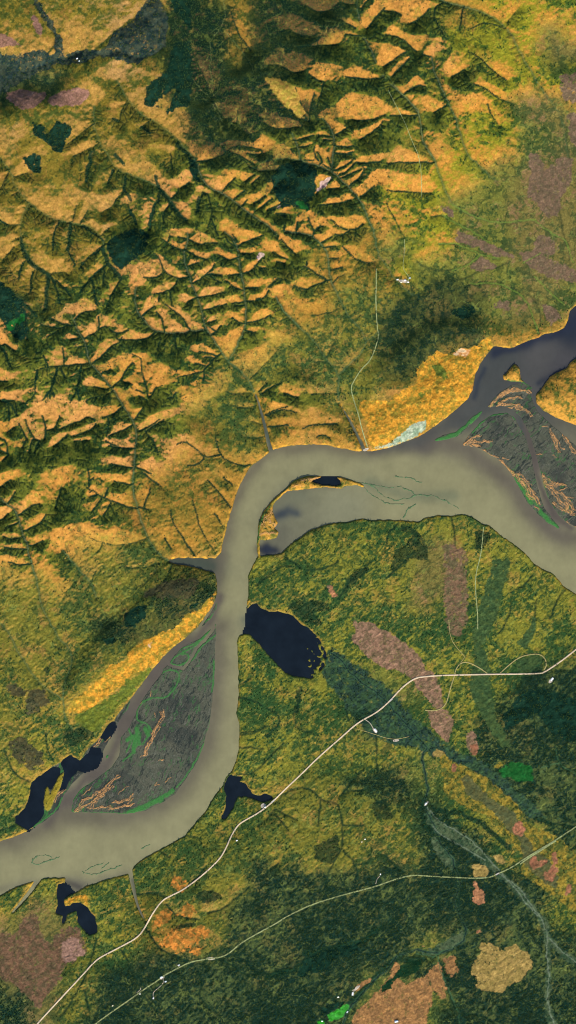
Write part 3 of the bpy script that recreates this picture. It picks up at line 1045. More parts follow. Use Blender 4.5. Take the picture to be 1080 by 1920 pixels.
    for gen in range(2):
        new = []
        for c in src:
            for st_ in range(6, len(c)-2, 8 if gen == 0 else 9):
                for side in (-1, 1):
                    k_ = min(len(c)-2, st_+int(g_.integers(0, 6)))
                    tx, ty = c[min(k_+2, len(c)-1), :2]-c[max(k_-2, 0), :2]; L_ = math.hypot(tx, ty)+1e-6; tx /= L_; ty /= L_
                    a_ = side*math.radians(g_.uniform(55, 85)); dx, dy = tx*math.cos(a_)-ty*math.sin(a_), tx*math.sin(a_)+ty*math.cos(a_)
                    px, py = c[k_, :2]
                    ii_ = int(np.clip((px-X0)/g, 0, nx-1)); jj_ = int(np.clip((py-Y0)/g, 0, ny-1))
                    if slo[jj_, ii_] < .24: continue
                    if g_.random() > (.9 if dy > .1 else .12): continue
                    n_ = int(g_.uniform(9, 24 if gen == 0 else 14)/.8)
                    bend = g_.uniform(-.012, .012); aa = math.atan2(dy, dx)+np.cumsum(bend+g_.normal(0, .035, n_))
                    qx = px+np.cumsum(np.cos(aa))*.8; qy = py+np.cumsum(np.sin(aa))*.8
                    hit = occ[oc_i(qx, qy)]; hit[:6] = False
                    m_ = int(hit.argmax()) if hit.any() else n_
                    m_ -= 4 if hit.any() else 0
                    if m_ < 8: continue
                    e_ = c[k_, 2]+.16*np.arange(m_)*.8+.008*(np.arange(m_)*.8)**2
                    q_ = np.c_[qx[:m_], qy[:m_], e_, np.full(m_, 4.)]
                    new.append(q_); mark(q_)
        rills += new; src = new
    sd = np.concatenate(seeds)
    D4 = np.full(X.shape, 9., np.float32)
    rp = np.concatenate([r_[3:] for r_ in rills]); ri = np.round((rp[:, 0]-X0)/g).astype(int); rj = np.round((rp[:, 1]-Y0)/g).astype(int)
    for dj in range(-4, 5):
        for di in range(-4, 5):
            a_ = ri+di; b_ = rj+dj; k_ = (a_ >= 0) & (a_ < nx) & (b_ >= 0) & (b_ < ny); a_, b_ = a_[k_], b_[k_]
            np.minimum.at(D4, (b_, a_), np.hypot(X[b_, a_]-rp[k_, 0], Y[b_, a_]-rp[k_, 1]).astype(np.float32))
    rill = np.exp(-(D4/1.9)**2)
    # shore points
    edge = water | mud
    b = edge & ~(np.roll(edge, 1, 0) & np.roll(edge, -1, 0) & np.roll(edge, 1, 1) & np.roll(edge, -1, 1))
    jj, ii = np.nonzero(b)
    shore = np.c_[X[jj, ii], Y[jj, ii], np.zeros(len(jj)), np.full(len(jj), 3)]
    sd = np.concatenate([sd, shore]).astype(np.float32)
    def jfa(sdx, PX, PY, gg, x0, y0):
        n, m = PX.shape
        idx = np.full((n, m), -1, np.int32); best = np.full((n, m), 1e9, np.float32)
        ci = np.round((sdx[:, 0]-x0)/gg).astype(int); cj = np.round((sdx[:, 1]-y0)/gg).astype(int)
        ok = (ci >= 0) & (ci < m) & (cj >= 0) & (cj < n)
        o = np.nonzero(ok)[0]; o = o[np.argsort(-sdx[o, 2])]
        idx[cj[o], ci[o]] = o
        g0 = idx >= 0
        best[g0] = sdx[idx[g0], 2]+np.hypot(PX[g0]-sdx[idx[g0], 0], PY[g0]-sdx[idx[g0], 1])
        for st in (64, 32, 16, 8, 4, 2, 1, 1):
            for dj in (-st, 0, st):
                for di in (-st, 0, st):
                    if dj == 0 and di == 0: continue
                    a0, a1 = max(0, -dj), min(n, n-dj); b0, b1 = max(0, -di), min(m, m-di)
                    cand = idx[a0+dj:a1+dj, b0+di:b1+di]
                    T = (slice(a0, a1), slice(b0, b1))
                    cur = best[T]; q = np.nonzero(cand >= 0)
                    cd = cand[q]; d = sdx[cd, 2]+np.hypot(PX[T][q]-sdx[cd, 0], PY[T][q]-sdx[cd, 1])
                    w = d < cur[q]
                    qq = (q[0][w]+a0, q[1][w]+b0)
                    best[qq] = d[w]; idx[qq] = cd[w]
        return best, idx
    g2 = g*2
    Xc, Yc = X[::2, ::2], Y[::2, ::2]
    # coarse flood, then refine on the full grid
    _, ic = jfa(sd, Xc, Yc, g2, X0, Y0)
    PX = X+w1*2.6; PY = Y+w2*2.6
    D = np.full(X.shape, 1e9, np.float32); I = np.zeros(X.shape, np.int32)
    up = ic[np.arange(ny)//2][:, np.arange(nx)//2]
    for dj, di in ((0, 0), (2, 0), (-2, 0), (0, 2), (0, -2), (2, 2), (-2, -2), (2, -2), (-2, 2), (4, 0), (-4, 0), (0, 4), (0, -4)):
        c = np.roll(up, (dj, di), (0, 1)); c = np.where(c < 0, 0, c)
        d = sd[c, 2]+np.hypot(PX-sd[c, 0], PY-sd[c, 1]); w = d < D
        D[w] = d[w]; I[w] = c[w]
    trib = sd[I, 2]; kind = sd[I, 3]
    dist = D-trib                       # plain distance to the channel
    # distance to open water at low resolution
    shx = shore[::3].astype(np.float32)
    dr, _ = jfa(shx, X[::4, ::4], Y[::4, ::4], g*4, X0, Y0)
    dr = blur(dr, 1, 1)
    cu = np.arange(nx)/4; cv = np.arange(ny)/4
    cui = np.minimum(cu.astype(int), dr.shape[1]-2); cvi = np.minimum(cv.astype(int), dr.shape[0]-2)
    a = dr[:, cui]*(1-(cu-cui))+dr[:, cui+1]*(cu-cui)
    dr = (a[cvi]*(1-(cv-cvi))[:, None]+a[cvi+1]*(cv-cvi)[:, None]).astype(np.float32)
    # ---- height
    n0 = fbm(X/14, Y/14, 31, 4, .42); n1 = fbm(X/38, Y/38, 37, 4); n2 = fbm(X/4, Y/4, 43, 3)
    rid = 1-np.abs(2*fbm((X+w1*8)/7, (Y+w2*8)/7, 47, 3)-1)
    W2 = Wd*1.7
    D_ = np.where(kind == 0, np.maximum(D-1.6, D*.25), D)
    f = W2*np.tanh(D_/W2)
    rid2 = 1-np.abs(2*fbm((X+w1*16+v1*20)/19, (Y+w2*16+v2*20)/13, 49, 2, .45)-1)
    h = slo*f*1.25
    h = h*(1+.3*(n1-.5)) + slo*np.minimum(Wd, 12)*.2*(n0-.5)*ss(0, 5, D) + slo*1.6*(rid-.6)*ss(1, 5, D) + slo*1.2*(rid2-.6)*ss(2, 8, dist)*ss(.25, .4, slo)
    wr = ss(2.5, 7.5, dist)*.85
    h = h*(1-wr)+blur(h, 2, 2)*wr
    h = h-slo*2.1*rill*ss(.2, .35, slo)
    h = h*.6+blur(h, 1, 1)*.4
    E = E0*(1-np.exp(-dr/55))*1.0
    # gullies cut by rills on the bluffs
    bl = mask([p for P_ in PATCH if P_[0] == (214, 150, 52) for p in P_[4]], 1)
    blf = blur(bl.astype(np.float32), 4, 2)
    pl = [(130,1330),(210,1265),(262,1235),(320,1190),(380,1145),(408,1115),(360,1085),(300,1100),(200,1180),(110,1290)]
    pl2 = [(680,830),(672,760),(720,745),(760,735),(790,700),(815,660),(860,655),(915,635),(900,600),(800,610),(690,700)]
    plt = blur(mask([pl, pl2], 3).astype(np.float32), 7, 3)
    E = E + plt*9 + blf*3.2*(fbm((X*.8+Y*.6+w1*9)/8, (X*.6-Y*.8+w2*9)/11, 51, 4)-.3)
    ca, sa = math.cos(-math.radians(42)), math.sin(-math.radians(42))
    rx, ry = X*ca+Y*sa, -X*sa+Y*ca
    so = ss(900, 1050, Y)
    micro = (fbm((X+w1*5)/4.5, (Y+w2*5)/4.5, 151, 4, .7)-.5)*1.1 + ss(.1, .3, slo)*(fbm(X/7, Y/7, 157, 3, .6)-.5)*1.6 + so*(fbm((rx+w1*10)/14, (ry+w2*10)/3.8, 155, 4, .68)-.5)*2.2
    calm = ss(.02, .12, slo)*.6+.4
    h = h+E+1.1+micro*calm*ss(1, 5, dr)
    small = np.maximum(0, n0-.42)
    mudh = .12+.35*fbm(X/10, Y/10, 53, 4)+.0*X
    h = h*(1-anyw)+mudh*anyw
    h = np.where(mud, np.maximum(.10, mudh), h)
    gl = [stroke([smooth_line(q_, 2) for q_ in l], w*1.25, 3.5) for l, w in GREEN]; gr = np.maximum(gl[0]*.85, gl[1])
    st = stroke(STREAK[0][0]+[[(a_+o_[0], b_+o_[1]) for a_, b_ in l_] for l_ in STREAK[0][0] if len(l_) > 2 for o_ in ((2.6, 1.8), (-2.2, 2.4))], STREAK[0][1]*.62, 9.0)*(.45+.55*ss(.3, .5, vnoise(X/3, Y/3, 57)))
    h = h + np.where(mud | land_in, (gr*.25+st*.7), 0)
    h = h*(1-wm)+(-2.5)*wm
    h = np.where(chan*(mud) > .5, -.6, h)
    h = np.where(shoal & ~lakes, np.maximum(h, .16), h)
    F.H = h.astype(np.float32)
    # ---- orientation of slopes (smoothed)
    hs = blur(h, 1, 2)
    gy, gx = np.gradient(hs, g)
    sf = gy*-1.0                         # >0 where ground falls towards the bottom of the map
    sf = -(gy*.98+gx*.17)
    # ---- colours
    L = par(0, 3); Dk = par(3, 6); M = par(6, 9); O = par(9, 12)
    rot = lambda a: (X*math.cos(a)+Y*math.sin(a), -X*math.sin(a)+Y*math.cos(a))
    ax, ay = rot(-math.radians(42))
    m1 = fbm((X+w1*6)/9, (Y+w2*6)/9, 61, 5, .68); m2 = fbm((ax+w1*8)/10, (ay+w2*8)/3.6, 67, 4, .66); south = ss(850, 1000, Y-.0*X)
    mm = m1*(1-.55*south)+m2*.55*south
    mm = (mm-mm.mean())/mm.std()*.15+.5
    fine = vnoise(X/1.7, Y/1.7, 71)+vnoise(X/3.1, Y/3.1, 73); fine = (fine-1)*.26
    big = fbm(X/70, Y/70, 77, 3); big = (big-big.mean())/big.std()*.12
    tt = mm+fine*.8+big*.9
    t = (.62*ss(dfr-.26, dfr+.26, tt)+.38*ss(dfr-.07, dfr+.07, tt))[..., None]
    col = Dk*(1-t)+L*t
    hs1 = ss(.50, .80, fbm((ax)/7, ay/5, 85, 4, .7)+fine*.4)[..., None]
    acc = ss(.52, .74, fbm(X/26, Y/26, 83, 5, .65)+fine*.5)[..., None]*.7*t
    col = col*(1-acc)+M*acc
    col = col*(1+(hs1-.4)*.35)
    t = ss(dfr-.12, dfr+.12, tt)[..., None]
    nr = 1-np.abs(2*fbm((X+w1*14)/26, (Y+w2*14)/26, 181, 4, .5)-1)
    nr2 = 1-np.abs(2*fbm((ax+w1*10)/22, (ay+w2*10)/9, 185, 4, .5)-1)
    flat_ = np.maximum(1-ss(.2, .34, slo), ss(.55, .75, tre))
    nl_ = (np.maximum(ss(.90, .975, nr), ss(.91, .98, nr2)*south)*flat_*ss(.35, .6, fbm(X/30, Y/30, 189, 3)+.1)*.75)[..., None]
    col = col*(1-nl_)+(Dk*.75)*nl_
    pn_ = (ss(.965, .995, 1-np.abs(2*fbm((X+w1*10)/30, (Y+w2*10)/24, 193, 3, .5)-1))*flat_*.45)[..., None]
    col = col*(1-pn_)+lin((136, 146, 70))*pn_
    treew = tre*(1-t[..., 0])*1.2
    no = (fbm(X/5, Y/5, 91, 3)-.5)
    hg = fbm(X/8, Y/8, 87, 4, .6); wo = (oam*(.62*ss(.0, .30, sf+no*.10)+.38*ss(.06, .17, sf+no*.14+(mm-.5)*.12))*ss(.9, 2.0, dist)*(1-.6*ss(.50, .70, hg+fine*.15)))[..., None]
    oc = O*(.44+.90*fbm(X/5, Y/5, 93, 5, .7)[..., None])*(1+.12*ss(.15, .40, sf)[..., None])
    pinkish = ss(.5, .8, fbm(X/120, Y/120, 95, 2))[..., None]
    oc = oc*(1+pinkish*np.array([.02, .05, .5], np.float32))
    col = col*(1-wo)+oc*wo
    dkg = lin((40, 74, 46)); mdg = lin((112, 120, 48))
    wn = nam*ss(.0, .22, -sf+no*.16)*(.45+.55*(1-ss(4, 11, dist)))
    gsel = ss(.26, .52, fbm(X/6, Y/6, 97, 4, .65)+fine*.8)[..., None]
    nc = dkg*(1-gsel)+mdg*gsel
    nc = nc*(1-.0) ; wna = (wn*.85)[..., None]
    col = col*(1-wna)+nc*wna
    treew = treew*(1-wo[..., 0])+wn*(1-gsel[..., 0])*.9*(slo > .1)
    # creek lines: dark alder with a green edge
    wv = vam*np.exp(-(dist/np.where((kind == 0) & (slo > .2), 3.7, np.where(kind == 0, 2.8, np.where(kind == 2, 2.3, np.where(kind == 4, 1.0, 1.75)))))**2)*((kind < 3) | (kind == 4))*np.where(kind == 0, .95, np.where(kind == 2, .25, 0.)+.6+.9*fbm(X/14, Y/14, 99, 3))
    wv = wv*np.where((kind == 1) & (slo > .3), 1.9, 1.); wv = np.clip(wv, 0, .95)[..., None]
    vc = np.where(((kind == 0) & (slo < .45))[..., None], lin((42, 76, 42)), lin((26, 52, 36)))
    wbr = ((kind == 0)*np.exp(-(dist/1.0)**2))[..., None]*.7
    vc = vc*(1-wbr)+lin((118, 128, 92))*wbr
    col = col*(1-wv)+vc*wv
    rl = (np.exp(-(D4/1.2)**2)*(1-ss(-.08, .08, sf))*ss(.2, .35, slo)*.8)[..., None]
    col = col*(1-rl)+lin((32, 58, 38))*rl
    treew = np.maximum(treew*(1-wv[..., 0]*.5), wv[..., 0]*.3*(kind == 1))
    for lines, wd in DARKS:
        dk_ = stroke(lines, wd, 7)*ss(.25, .5, fbm(X/5, Y/5, 141, 4, .6)+.15)
        col = col*(1-dk_[..., None]*.92)+lin((30, 60, 42))*dk_[..., None]*.92
        treew = np.maximum(treew, dk_*.6)
    # patches
    for c1, c2, soft, tw, polys in PATCH:
        m = blur(mask(polys, 5).astype(np.float32), 2 if soft < 3 else 3, 2)
        m = ss(.5-.08-.05*soft, .5+.08+.05*soft, m+(fbm(X/6.5, Y/6.5, 131, 4, .6)-.5)*(1.35+.25*soft)*ss(0, .3, m))*ss(.02, .2, m)
        k = ss(.36, .64, fbm(X/7, Y/7, int(c1[0]+c1[1]), 5, .7))[..., None]
        pc = (lin(c1)*k+lin(c2)*(1-k))*(1+fine[..., None]*1.1)*(1+(hs1-.4)*.3)
        m3 = m[..., None]
        if c1 in ((176,128,78), (178,148,84), (156,120,94), (34,60,40), (134,104,78), (128,96,72), (132,106,82), (66,76,60)):
            m3 = m3*ss(.20, .48, fbm(X/5, Y/5, 107, 4, .65)+.08)[..., None]
        if c1 == (34,60,40): m3 = m3*.8
        col = col*(1-m3)+pc*m3
        treew = treew*(1-m)+tw*m*(k[..., 0] < .55)
    for lines, wd, c1_, al in THREADS:
        q_ = stroke(lines, wd, 5)[..., None]*al
        col = col*(1-q_)+lin(c1_)*q_
    # gold willow fringe along the banks
    fr = ss(.5, 2., dr)*(1-ss(2.2, 5.5, dr+no*6))*(~(mud))*.8
    fr = fr*(1-ss(.0, .1, blur(lakes.astype(np.float32), 4, 1)))*ss(.30, .55, fbm(X/22, Y/22, 111, 3))*np.where(Y > 1250, .6, 1)
    fr = fr[..., None]; col = col*(1-fr)+lin((226, 168, 58))*fr
    treew *= 1-fr[..., 0]
    isl = mask([ISLAND, EASTLAND, CRESCENT], 2)
    ic_ = lin((204, 148, 62))*ss(.35, .6, m1)[..., None]+lin((96, 104, 44))*(1-ss(.35, .6, m1))[..., None]
    cm = (isl*1.0)[..., None]*np.where(X > 900, .9, .7)[..., None]; col = col*(1-cm)+ic_*cm
    bsp = mask([BACKSPIT], 2)[..., None]*.8
    col = col*(1-bsp)+lin((150, 132, 44))*bsp
    # mud flats
    mdk = fbm(ax/5, ay/16, 113, 4, .6); mdk2 = fbm(X/30, Y/30, 117, 3)
    mc = lin((74, 81, 68))*(1-mdk[..., None])*1.08+lin((96, 94, 78))*mdk[..., None]
    mc = mc*(1-ss(.5, .75, mdk2)[..., None]*.45)+lin((30, 38, 46))*ss(.5, .75, mdk2)[..., None]*.45
    mc = mc*(1+fine[..., None]*.6)
    bmk = backmud[..., None]; mc = np.where(bmk, mc*.6+lin((26, 36, 48))*.4, mc)
    by, bx = rot(-math.radians(64)); lnw = np.where(Y > 1100, 1., 0)
    qx = np.where(Y > 1100, by, ax); qy = np.where(Y > 1100, bx, ay)
    b1_ = fbm((qx+w1*10)/46, (qy+w2*10)/9, 161, 3, .5); b2_ = fbm((qx+w1*6)/30, (qy+w2*6)/5, 165, 3, .55)
    mb_ = blur(mud.astype(np.float32), 7, 2)
    gl_ = (1-ss(.014, .040, np.abs(b1_-.5)))*(1-ss(.70, 1., mb_)*.45)*ss(.30, .5, fbm(X/14, Y/14, 167, 2))
    dl_ = (1-ss(.012, .05, np.abs(b2_-.46)))*.85; pl_ = (1-ss(.006, .02, np.abs(b2_-.56)))*.5
    mc = mc*(1-dl_[..., None])+lin((44, 52, 50))*dl_[..., None]
    mc = mc*(1-pl_[..., None])+lin((120, 118, 104))*pl_[..., None]
    mc = mc*(1-gl_[..., None]*.85)+lin((60, 112, 58))*gl_[..., None]*.85
    mw = blur((mud*1.).astype(np.float32), 1, 1)[..., None]
    col = col*(1-mw)+mc*mw
    bi = np.maximum(mw[..., 0], isl)
    gr = np.maximum(gr, (shoal & mud)*.55)
    a = (gr*bi*(.9+.8*fine))[..., None]; a = np.clip(a, 0, 1)
    col = col*(1-a)+lin((66, 124, 62))*a
    a = np.clip(st*bi*(.6+.9*(vnoise(X/2.6, Y/2.6, 119))), 0, 1)[..., None]
    col = col*(1-a)+lin((198, 146, 92))*a
    treew *= 1-mw[..., 0]
    # bed under water
    wmm = wm[..., None]
    wmm = wmm*(~(shoal & ~lakes))[..., None]
    col = col*(1-wmm)+lin((60, 60, 48))*wmm
    col = np.where((shoal & ~lakes & ~land_in & ~bars & ~backmud)[..., None], lin((92, 116, 82))*(1+fine[..., None]*1.5), col)
    grain = (vnoise(X/1.25+.3, Y/1.25, 211)+vnoise(X/2.2, Y/2.2, 213)-1)[..., None]
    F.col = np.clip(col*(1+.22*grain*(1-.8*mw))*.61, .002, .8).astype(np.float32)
    F.tree = np.clip(treew*(1-anyw), 0, 1)
    F.water = open_w; F.mud = mud; F.lakes = lakes; F.dr = dr; F.dist = dist; F.X = X; F.Y = Y
    F.river = river & ~lakes
    return F

def wcolor(x, y):
    """sediment colour of the river water"""
    x = np.asarray(x, np.float32); y = np.asarray(y, np.float32)
    w1 = fbm(x/40, y/40, 201, 3)-.5; w2 = fbm(x/40, y/40, 205, 3)-.5
    x = x+w1*14; y = y+w2*14
    lt = (143,138,99); md = (122,116,92); dk = (98,92,78); bd = (70,72,68)
    cp = [(0,1620,60,lt),(100,1600,50,lt),(60,1660,30,lt),(30,1585,16,dk),(130,1545,24,dk),(200,1545,26,dk),(180,1610,50,lt),(280,1560,35,md),(250,1530,18,dk),(330,1515,22,dk),(350,1540,30,lt),
     (395,1440,22,dk),(425,1430,26,lt),(385,1490,20,lt),(410,1340,14,dk),(430,1340,22,lt),(412,1240,12,dk),(430,1240,22,lt),(412,1140,14,md),(440,1120,26,lt),(420,1060,14,md),(450,1020,26,lt),(440,960,18,md),(465,930,30,lt),(370,1055,30,(74,78,64)),
     (480,900,30,lt),(540,865,40,lt),(550,842,14,md),(640,870,40,lt),(640,850,12,dk),(740,850,18,dk),(740,880,30,lt),(820,900,40,lt),(830,840,22,dk),(880,845,22,dk),(900,900,40,lt),(930,890,18,dk),(980,960,20,dk),(970,980,30,lt),(1050,1050,30,lt),(1060,1010,22,dk),(1150,1100,40,md),
     (560,960,40,(116,114,88)),(560,930,20,(104,106,84)),(640,950,40,(130,128,98)),(530,1000,22,(98,96,78)),(750,950,40,lt),(500,1030,10,(34,40,52)),(534,960,12,(56,64,70)),
     (800,830,16,(84,80,72)),(860,780,18,bd),(900,740,25,bd),(940,680,35,bd),(1010,670,30,(80,78,74)),(1060,620,20,(38,44,54)),(930,660,12,(40,46,56)),(990,645,12,(44,50,60)),(1050,690,25,(70,68,68)),(885,760,12,bd),(1000,860,16,(88,80,72)),(990,800,16,bd),(1030,960,14,(98,88,78)),(1160,540,40,(40,44,54)),
     (300,1270,14,(92,84,74)),(240,1350,14,(92,84,74)),(180,1450,14,(92,84,74)),(130,1500,14,(94,86,76)),(340,1215,12,(90,84,72)),(480,1165,14,(120,118,92)),(150,1660,14,(92,88,76))]
    ws = 0; cs = 0
    for a, b, r, c in cp:
        if c in (dk, md): continue
        w = (1/(((x-a)**2+(y-b)**2)/(r*1.2)**2+.5)**2)
        ws = ws+w; cs = cs+w[..., None]*lin(c)
    c = cs/ws[..., None]
    for pts, wd, cc, am in WLINES:
        d = np.full(x.shape, 1e3, np.float32)
        for (a, b), (e, f) in zip(pts[:-1], pts[1:]):
            t = np.clip(((x-a)*(e-a)+(y-b)*(f-b))/((e-a)**2+(f-b)**2+1e-6), 0, 1)
            d = np.minimum(d, np.hypot(x-a-t*(e-a), y-b-t*(f-b)))
        w = (np.exp(-(d/wd)**2)*am)[..., None]
        c = c*(1-w)+lin(cc)*w
    n = fbm(x/3, y/9, 207, 4, .6)-.5
    n2 = fbm(x/26, y/26, 209, 4, .6)-.5
    return c*(1+.12*n+.30*n2)[..., None]*.60

def outer(F):
    """coarse country beyond the mapped frame"""
    st = 14.0
    xs = np.arange(-1500, 2600.1, st); ys = np.arange(-1500, 3400.1, st)
    X, Y = np.meshgrid(xs.astype(np.float32), ys.astype(np.float32))
    rv = inpoly(X, Y, RIVER) & ~inpoly(X, Y, EASTLAND)
    i = np.clip((X+60-X0-120*0)/F.g, 0, len(F.xs)-1).astype(int)
    n = fbm(X/90, Y/90, 301, 4); m = fbm(X/26, Y/26, 305, 5, .65)
    d = np.maximum(np.maximum(X0-X, X-X1), np.maximum(Y0-Y, Y-Y1))
    nw = ss(1700, 300, Y+X*.6)
    h = 3+8*nw+(14*nw+5)*np.abs(n-.5)*2+6*(m-.5)
    h = np.where(d < 40, np.minimum(h, 1.), h); h = np.where(d < -10, -8, h); h = np.where(rv, -3, h)
    k = ss(.3, .7, m+.5*(n-.5))[..., None]
    col = lin((48, 74, 44))*(1-k)+lin((138, 130, 52))*k
    return X, Y, h.astype(np.float32), (col*.56).astype(np.float32), rv
#BPYPART
import bpy
t_start = __import__('time').time()
F = compute()
sc = bpy.context.scene
COL = sc.collection
def W(x, y, z=0.):
    return ((x-540)*S, (960-y)*S, z*S)
def hgt(x, y):
    """terrain height (map units) at map position, bilinear"""
    x = np.asarray(x, float); y = np.asarray(y, float)
    u = np.clip((x-X0)/G, 0, len(F.xs)-1.001); v = np.clip((y-Y0)/G, 0, len(F.ys)-1.001)
    i = u.astype(int); j = v.astype(int); a = u-i; b = v-j; H = F.H
    return (H[j, i]*(1-a)+H[j, i+1]*a)*(1-b)+(H[j+1, i]*(1-a)+H[j+1, i+1]*a)*b
def mesh_np(name, V, faces, mat, col=None, smooth=False):
    """faces: (n,k) int array or list of such arrays"""
    if not isinstance(faces, list): faces = [faces]
    me = bpy.data.meshes.new(name)
    V = np.asarray(V, np.float32)
    me.vertices.add(len(V)); me.vertices.foreach_set('co', V.ravel())
    nl = sum(f.size for f in faces); nf = sum(len(f) for f in faces)
    me.loops.add(nl); me.polygons.add(nf)
    me.loops.foreach_set('vertex_index', np.concatenate([f.ravel() for f in faces]).astype(np.int32))
    tot = np.concatenate([np.full(len(f), f.shape[1]) for f in faces])
    st = np.concatenate([[0], np.cumsum(tot)[:-1]]).astype(np.int32)
    me.polygons.foreach_set('loop_start', st)
    me.update(calc_edges=True)
    me.polygons.foreach_set('use_smooth', np.full(nf, smooth))
    if col is not None:
        a = me.color_attributes.new('cover', 'FLOAT_COLOR', 'POINT')
        a.data.foreach_set('color', np.c_[col, np.ones(len(col))].astype(np.float32).ravel())
    me.materials.append(mat)
    o = bpy.data.objects.new(name, me); COL.objects.link(o)
    return o
def tag(o, label=None, cat=None, kind=None, group=None):
    if label: o['label'] = label
    if cat: o['category'] = cat
    if kind: o['kind'] = kind
    if group: o['group'] = group
    return o
# ---- materials
def mat_attr(name, rough=1., n_scale=.12, n_amp=.35, spec=0., bump=0., fine=None):
    m = bpy.data.materials.new(name); m.use_nodes = True; nt = m.node_tree; N = nt.nodes; Lk = nt.links
    b = N['Principled BSDF']; b.inputs['Roughness'].default_value = rough
    b.inputs['Specular IOR Level'].default_value = spec
    a = N.new('ShaderNodeAttribute'); a.attribute_name = 'cover'
    tc = N.new('ShaderNodeTexCoord')
    n = N.new('ShaderNodeTexNoise'); n.inputs['Scale'].default_value = n_scale; n.inputs['Detail'].default_value = 5; n.inputs['Roughness'].default_value = .65
    Lk.new(tc.outputs['Object'], n.inputs['Vector'])
    mr = N.new('ShaderNodeMapRange'); mr.inputs['From Min'].default_value = .25; mr.inputs['From Max'].default_value = .75
    mr.inputs['To Min'].default_value = 1-n_amp; mr.inputs['To Max'].default_value = 1+n_amp
    Lk.new(n.outputs['Fac'], mr.inputs['Value'])
    mx = N.new('ShaderNodeVectorMath'); mx.operation = 'SCALE'
    Lk.new(a.outputs['Color'], mx.inputs[0]); Lk.new(mr.outputs['Result'], mx.inputs['Scale'])
    Lk.new(mx.outputs['Vector'], b.inputs['Base Color'])
    if bump:
        bp = N.new('ShaderNodeBump'); bp.inputs['Strength'].default_value = bump; bp.inputs['Distance'].default_value = 1.5
        Lk.new(n.outputs['Fac'], bp.inputs['Height']); Lk.new(bp.outputs['Normal'], b.inputs['Normal'])
    return m
def mat_plain(name, c, rough=.9, scale=.5, amp=.2, metal=0.):
    m = bpy.data.materials.new(name); m.use_nodes = True; nt = m.node_tree; N = nt.nodes; Lk = nt.links
    b = N['Principled BSDF']; b.inputs['Roughness'].default_value = rough; b.inputs['Metallic'].default_value = metal
    b.inputs['Specular IOR Level'].default_value = .2
    tc = N.new('ShaderNodeTexCoord'); n = N.new('ShaderNodeTexNoise'); n.inputs['Scale'].default_value = scale; n.inputs['Detail'].default_value = 4
    Lk.new(tc.outputs['Object'], n.inputs['Vector'])
    r = N.new('ShaderNodeValToRGB'); c = np.array(c)
    r.color_ramp.elements[0].position = .3; r.color_ramp.elements[1].position = .7
    r.color_ramp.elements[0].color = (*(c*(1-amp)), 1); r.color_ramp.elements[1].color = (*np.clip(c*(1+amp), 0, .9), 1)
    Lk.new(n.outputs['Fac'], r.inputs['Fac']); Lk.new(r.outputs['Color'], b.inputs['Base Color'])
    return m
M_land = mat_attr('tundra_ground', 1., .09, .30, 0., .5)
M_water = mat_attr('silty_water', .35, .02, .05, .25, .04)
M_lake = mat_plain('clear_lake_water', (.0045, .0075, .011), .12, .01, .25)
M_tree = mat_attr('conifer_foliage', 1., .3, .25)
M_road = mat_plain('gravel', (.44, .34, .22), 1., .2, .18)
M_track = mat_plain('grassy_track', (.20, .22, .09), 1., .08, .35)
M_trail = mat_plain('sandy_trail', (.24, .20, .075), 1., .1, .25)
M_pad = mat_plain('pale_gravel', (.34, .29, .22), 1., .2, .2)
# ---- terrain: the mapped grid and the coarse country around it, one sheet
ny, nx = F.H.shape
V1 = np.stack([(F.X-540)*S, (960-F.Y)*S, F.H*S], -1).reshape(-1, 3)
ii = np.arange(ny*nx).reshape(ny, nx)
F1 = np.stack([ii[1:, :-1], ii[1:, 1:], ii[:-1, 1:], ii[:-1, :-1]], -1).reshape(-1, 4)
oX, oY, oH, oC, oR = outer(F)
ins = (oX > X0+12) & (oX < X1-12) & (oY > Y0+12) & (oY < Y1-12)
V2 = np.stack([(oX-540)*S, (960-oY)*S, oH*S], -1).reshape(-1, 3)
jj = np.arange(oX.size).reshape(oX.shape)
keep = ~(ins[:-1, :-1] & ins[1:, 1:] & ins[1:, :-1] & ins[:-1, 1:])
F2 = np.stack([jj[1:, :-1], jj[1:, 1:], jj[:-1, 1:], jj[:-1, :-1]], -1)[keep]
used = np.zeros(len(V2), bool); used[F2.ravel()] = True
remap = np.cumsum(used)-1
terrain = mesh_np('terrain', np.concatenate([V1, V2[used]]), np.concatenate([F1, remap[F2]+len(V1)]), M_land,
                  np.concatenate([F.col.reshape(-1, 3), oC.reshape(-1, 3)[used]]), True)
tag(terrain, 'hilly tundra ground of orange and green slopes cut by dark creek valleys', 'terrain', 'structure')
# ---- water
k = 2
def cellmask(m, grow):
    m = m.astype(np.float32)
    m = blur(m, grow, 1) > 1e-4
    m = m[:(ny-1)//k*k, :(nx-1)//k*k].reshape((ny-1)//k, k, (nx-1)//k, k).any((1, 3))
    return m
low = (F.H < .05)
lake_c = cellmask(F.lakes & low, 2)
riv_c = cellmask(F.river & low, 2) | cellmask(low & ~F.lakes, 2)
riv_c &= ~lake_c
cx = F.xs[::k]; cy = F.ys[::k]
def watermesh(name, cm, mat, colored):
    j, i = np.nonzero(cm)
    n1 = len(cx)
    vid = np.stack([(j+1)*n1+i, (j+1)*n1+i+1, j*n1+i+1, j*n1+i], -1)
    u, inv = np.unique(vid, return_inverse=True)
    x = cx[u % n1]; y = cy[np.minimum(u//n1, len(cy)-1)]
    V = np.stack([(x-540)*S, (960-y)*S, np.zeros(len(x))], -1)
    return V, inv.reshape(-1, 4), x, y
n1 = len(cx)
if riv_c.shape[1] >= n1: riv_c = riv_c[:, :n1-1]; lake_c = lake_c[:, :n1-1]
if riv_c.shape[0] >= len(cy): riv_c = riv_c[:len(cy)-1]; lake_c = lake_c[:len(cy)-1]
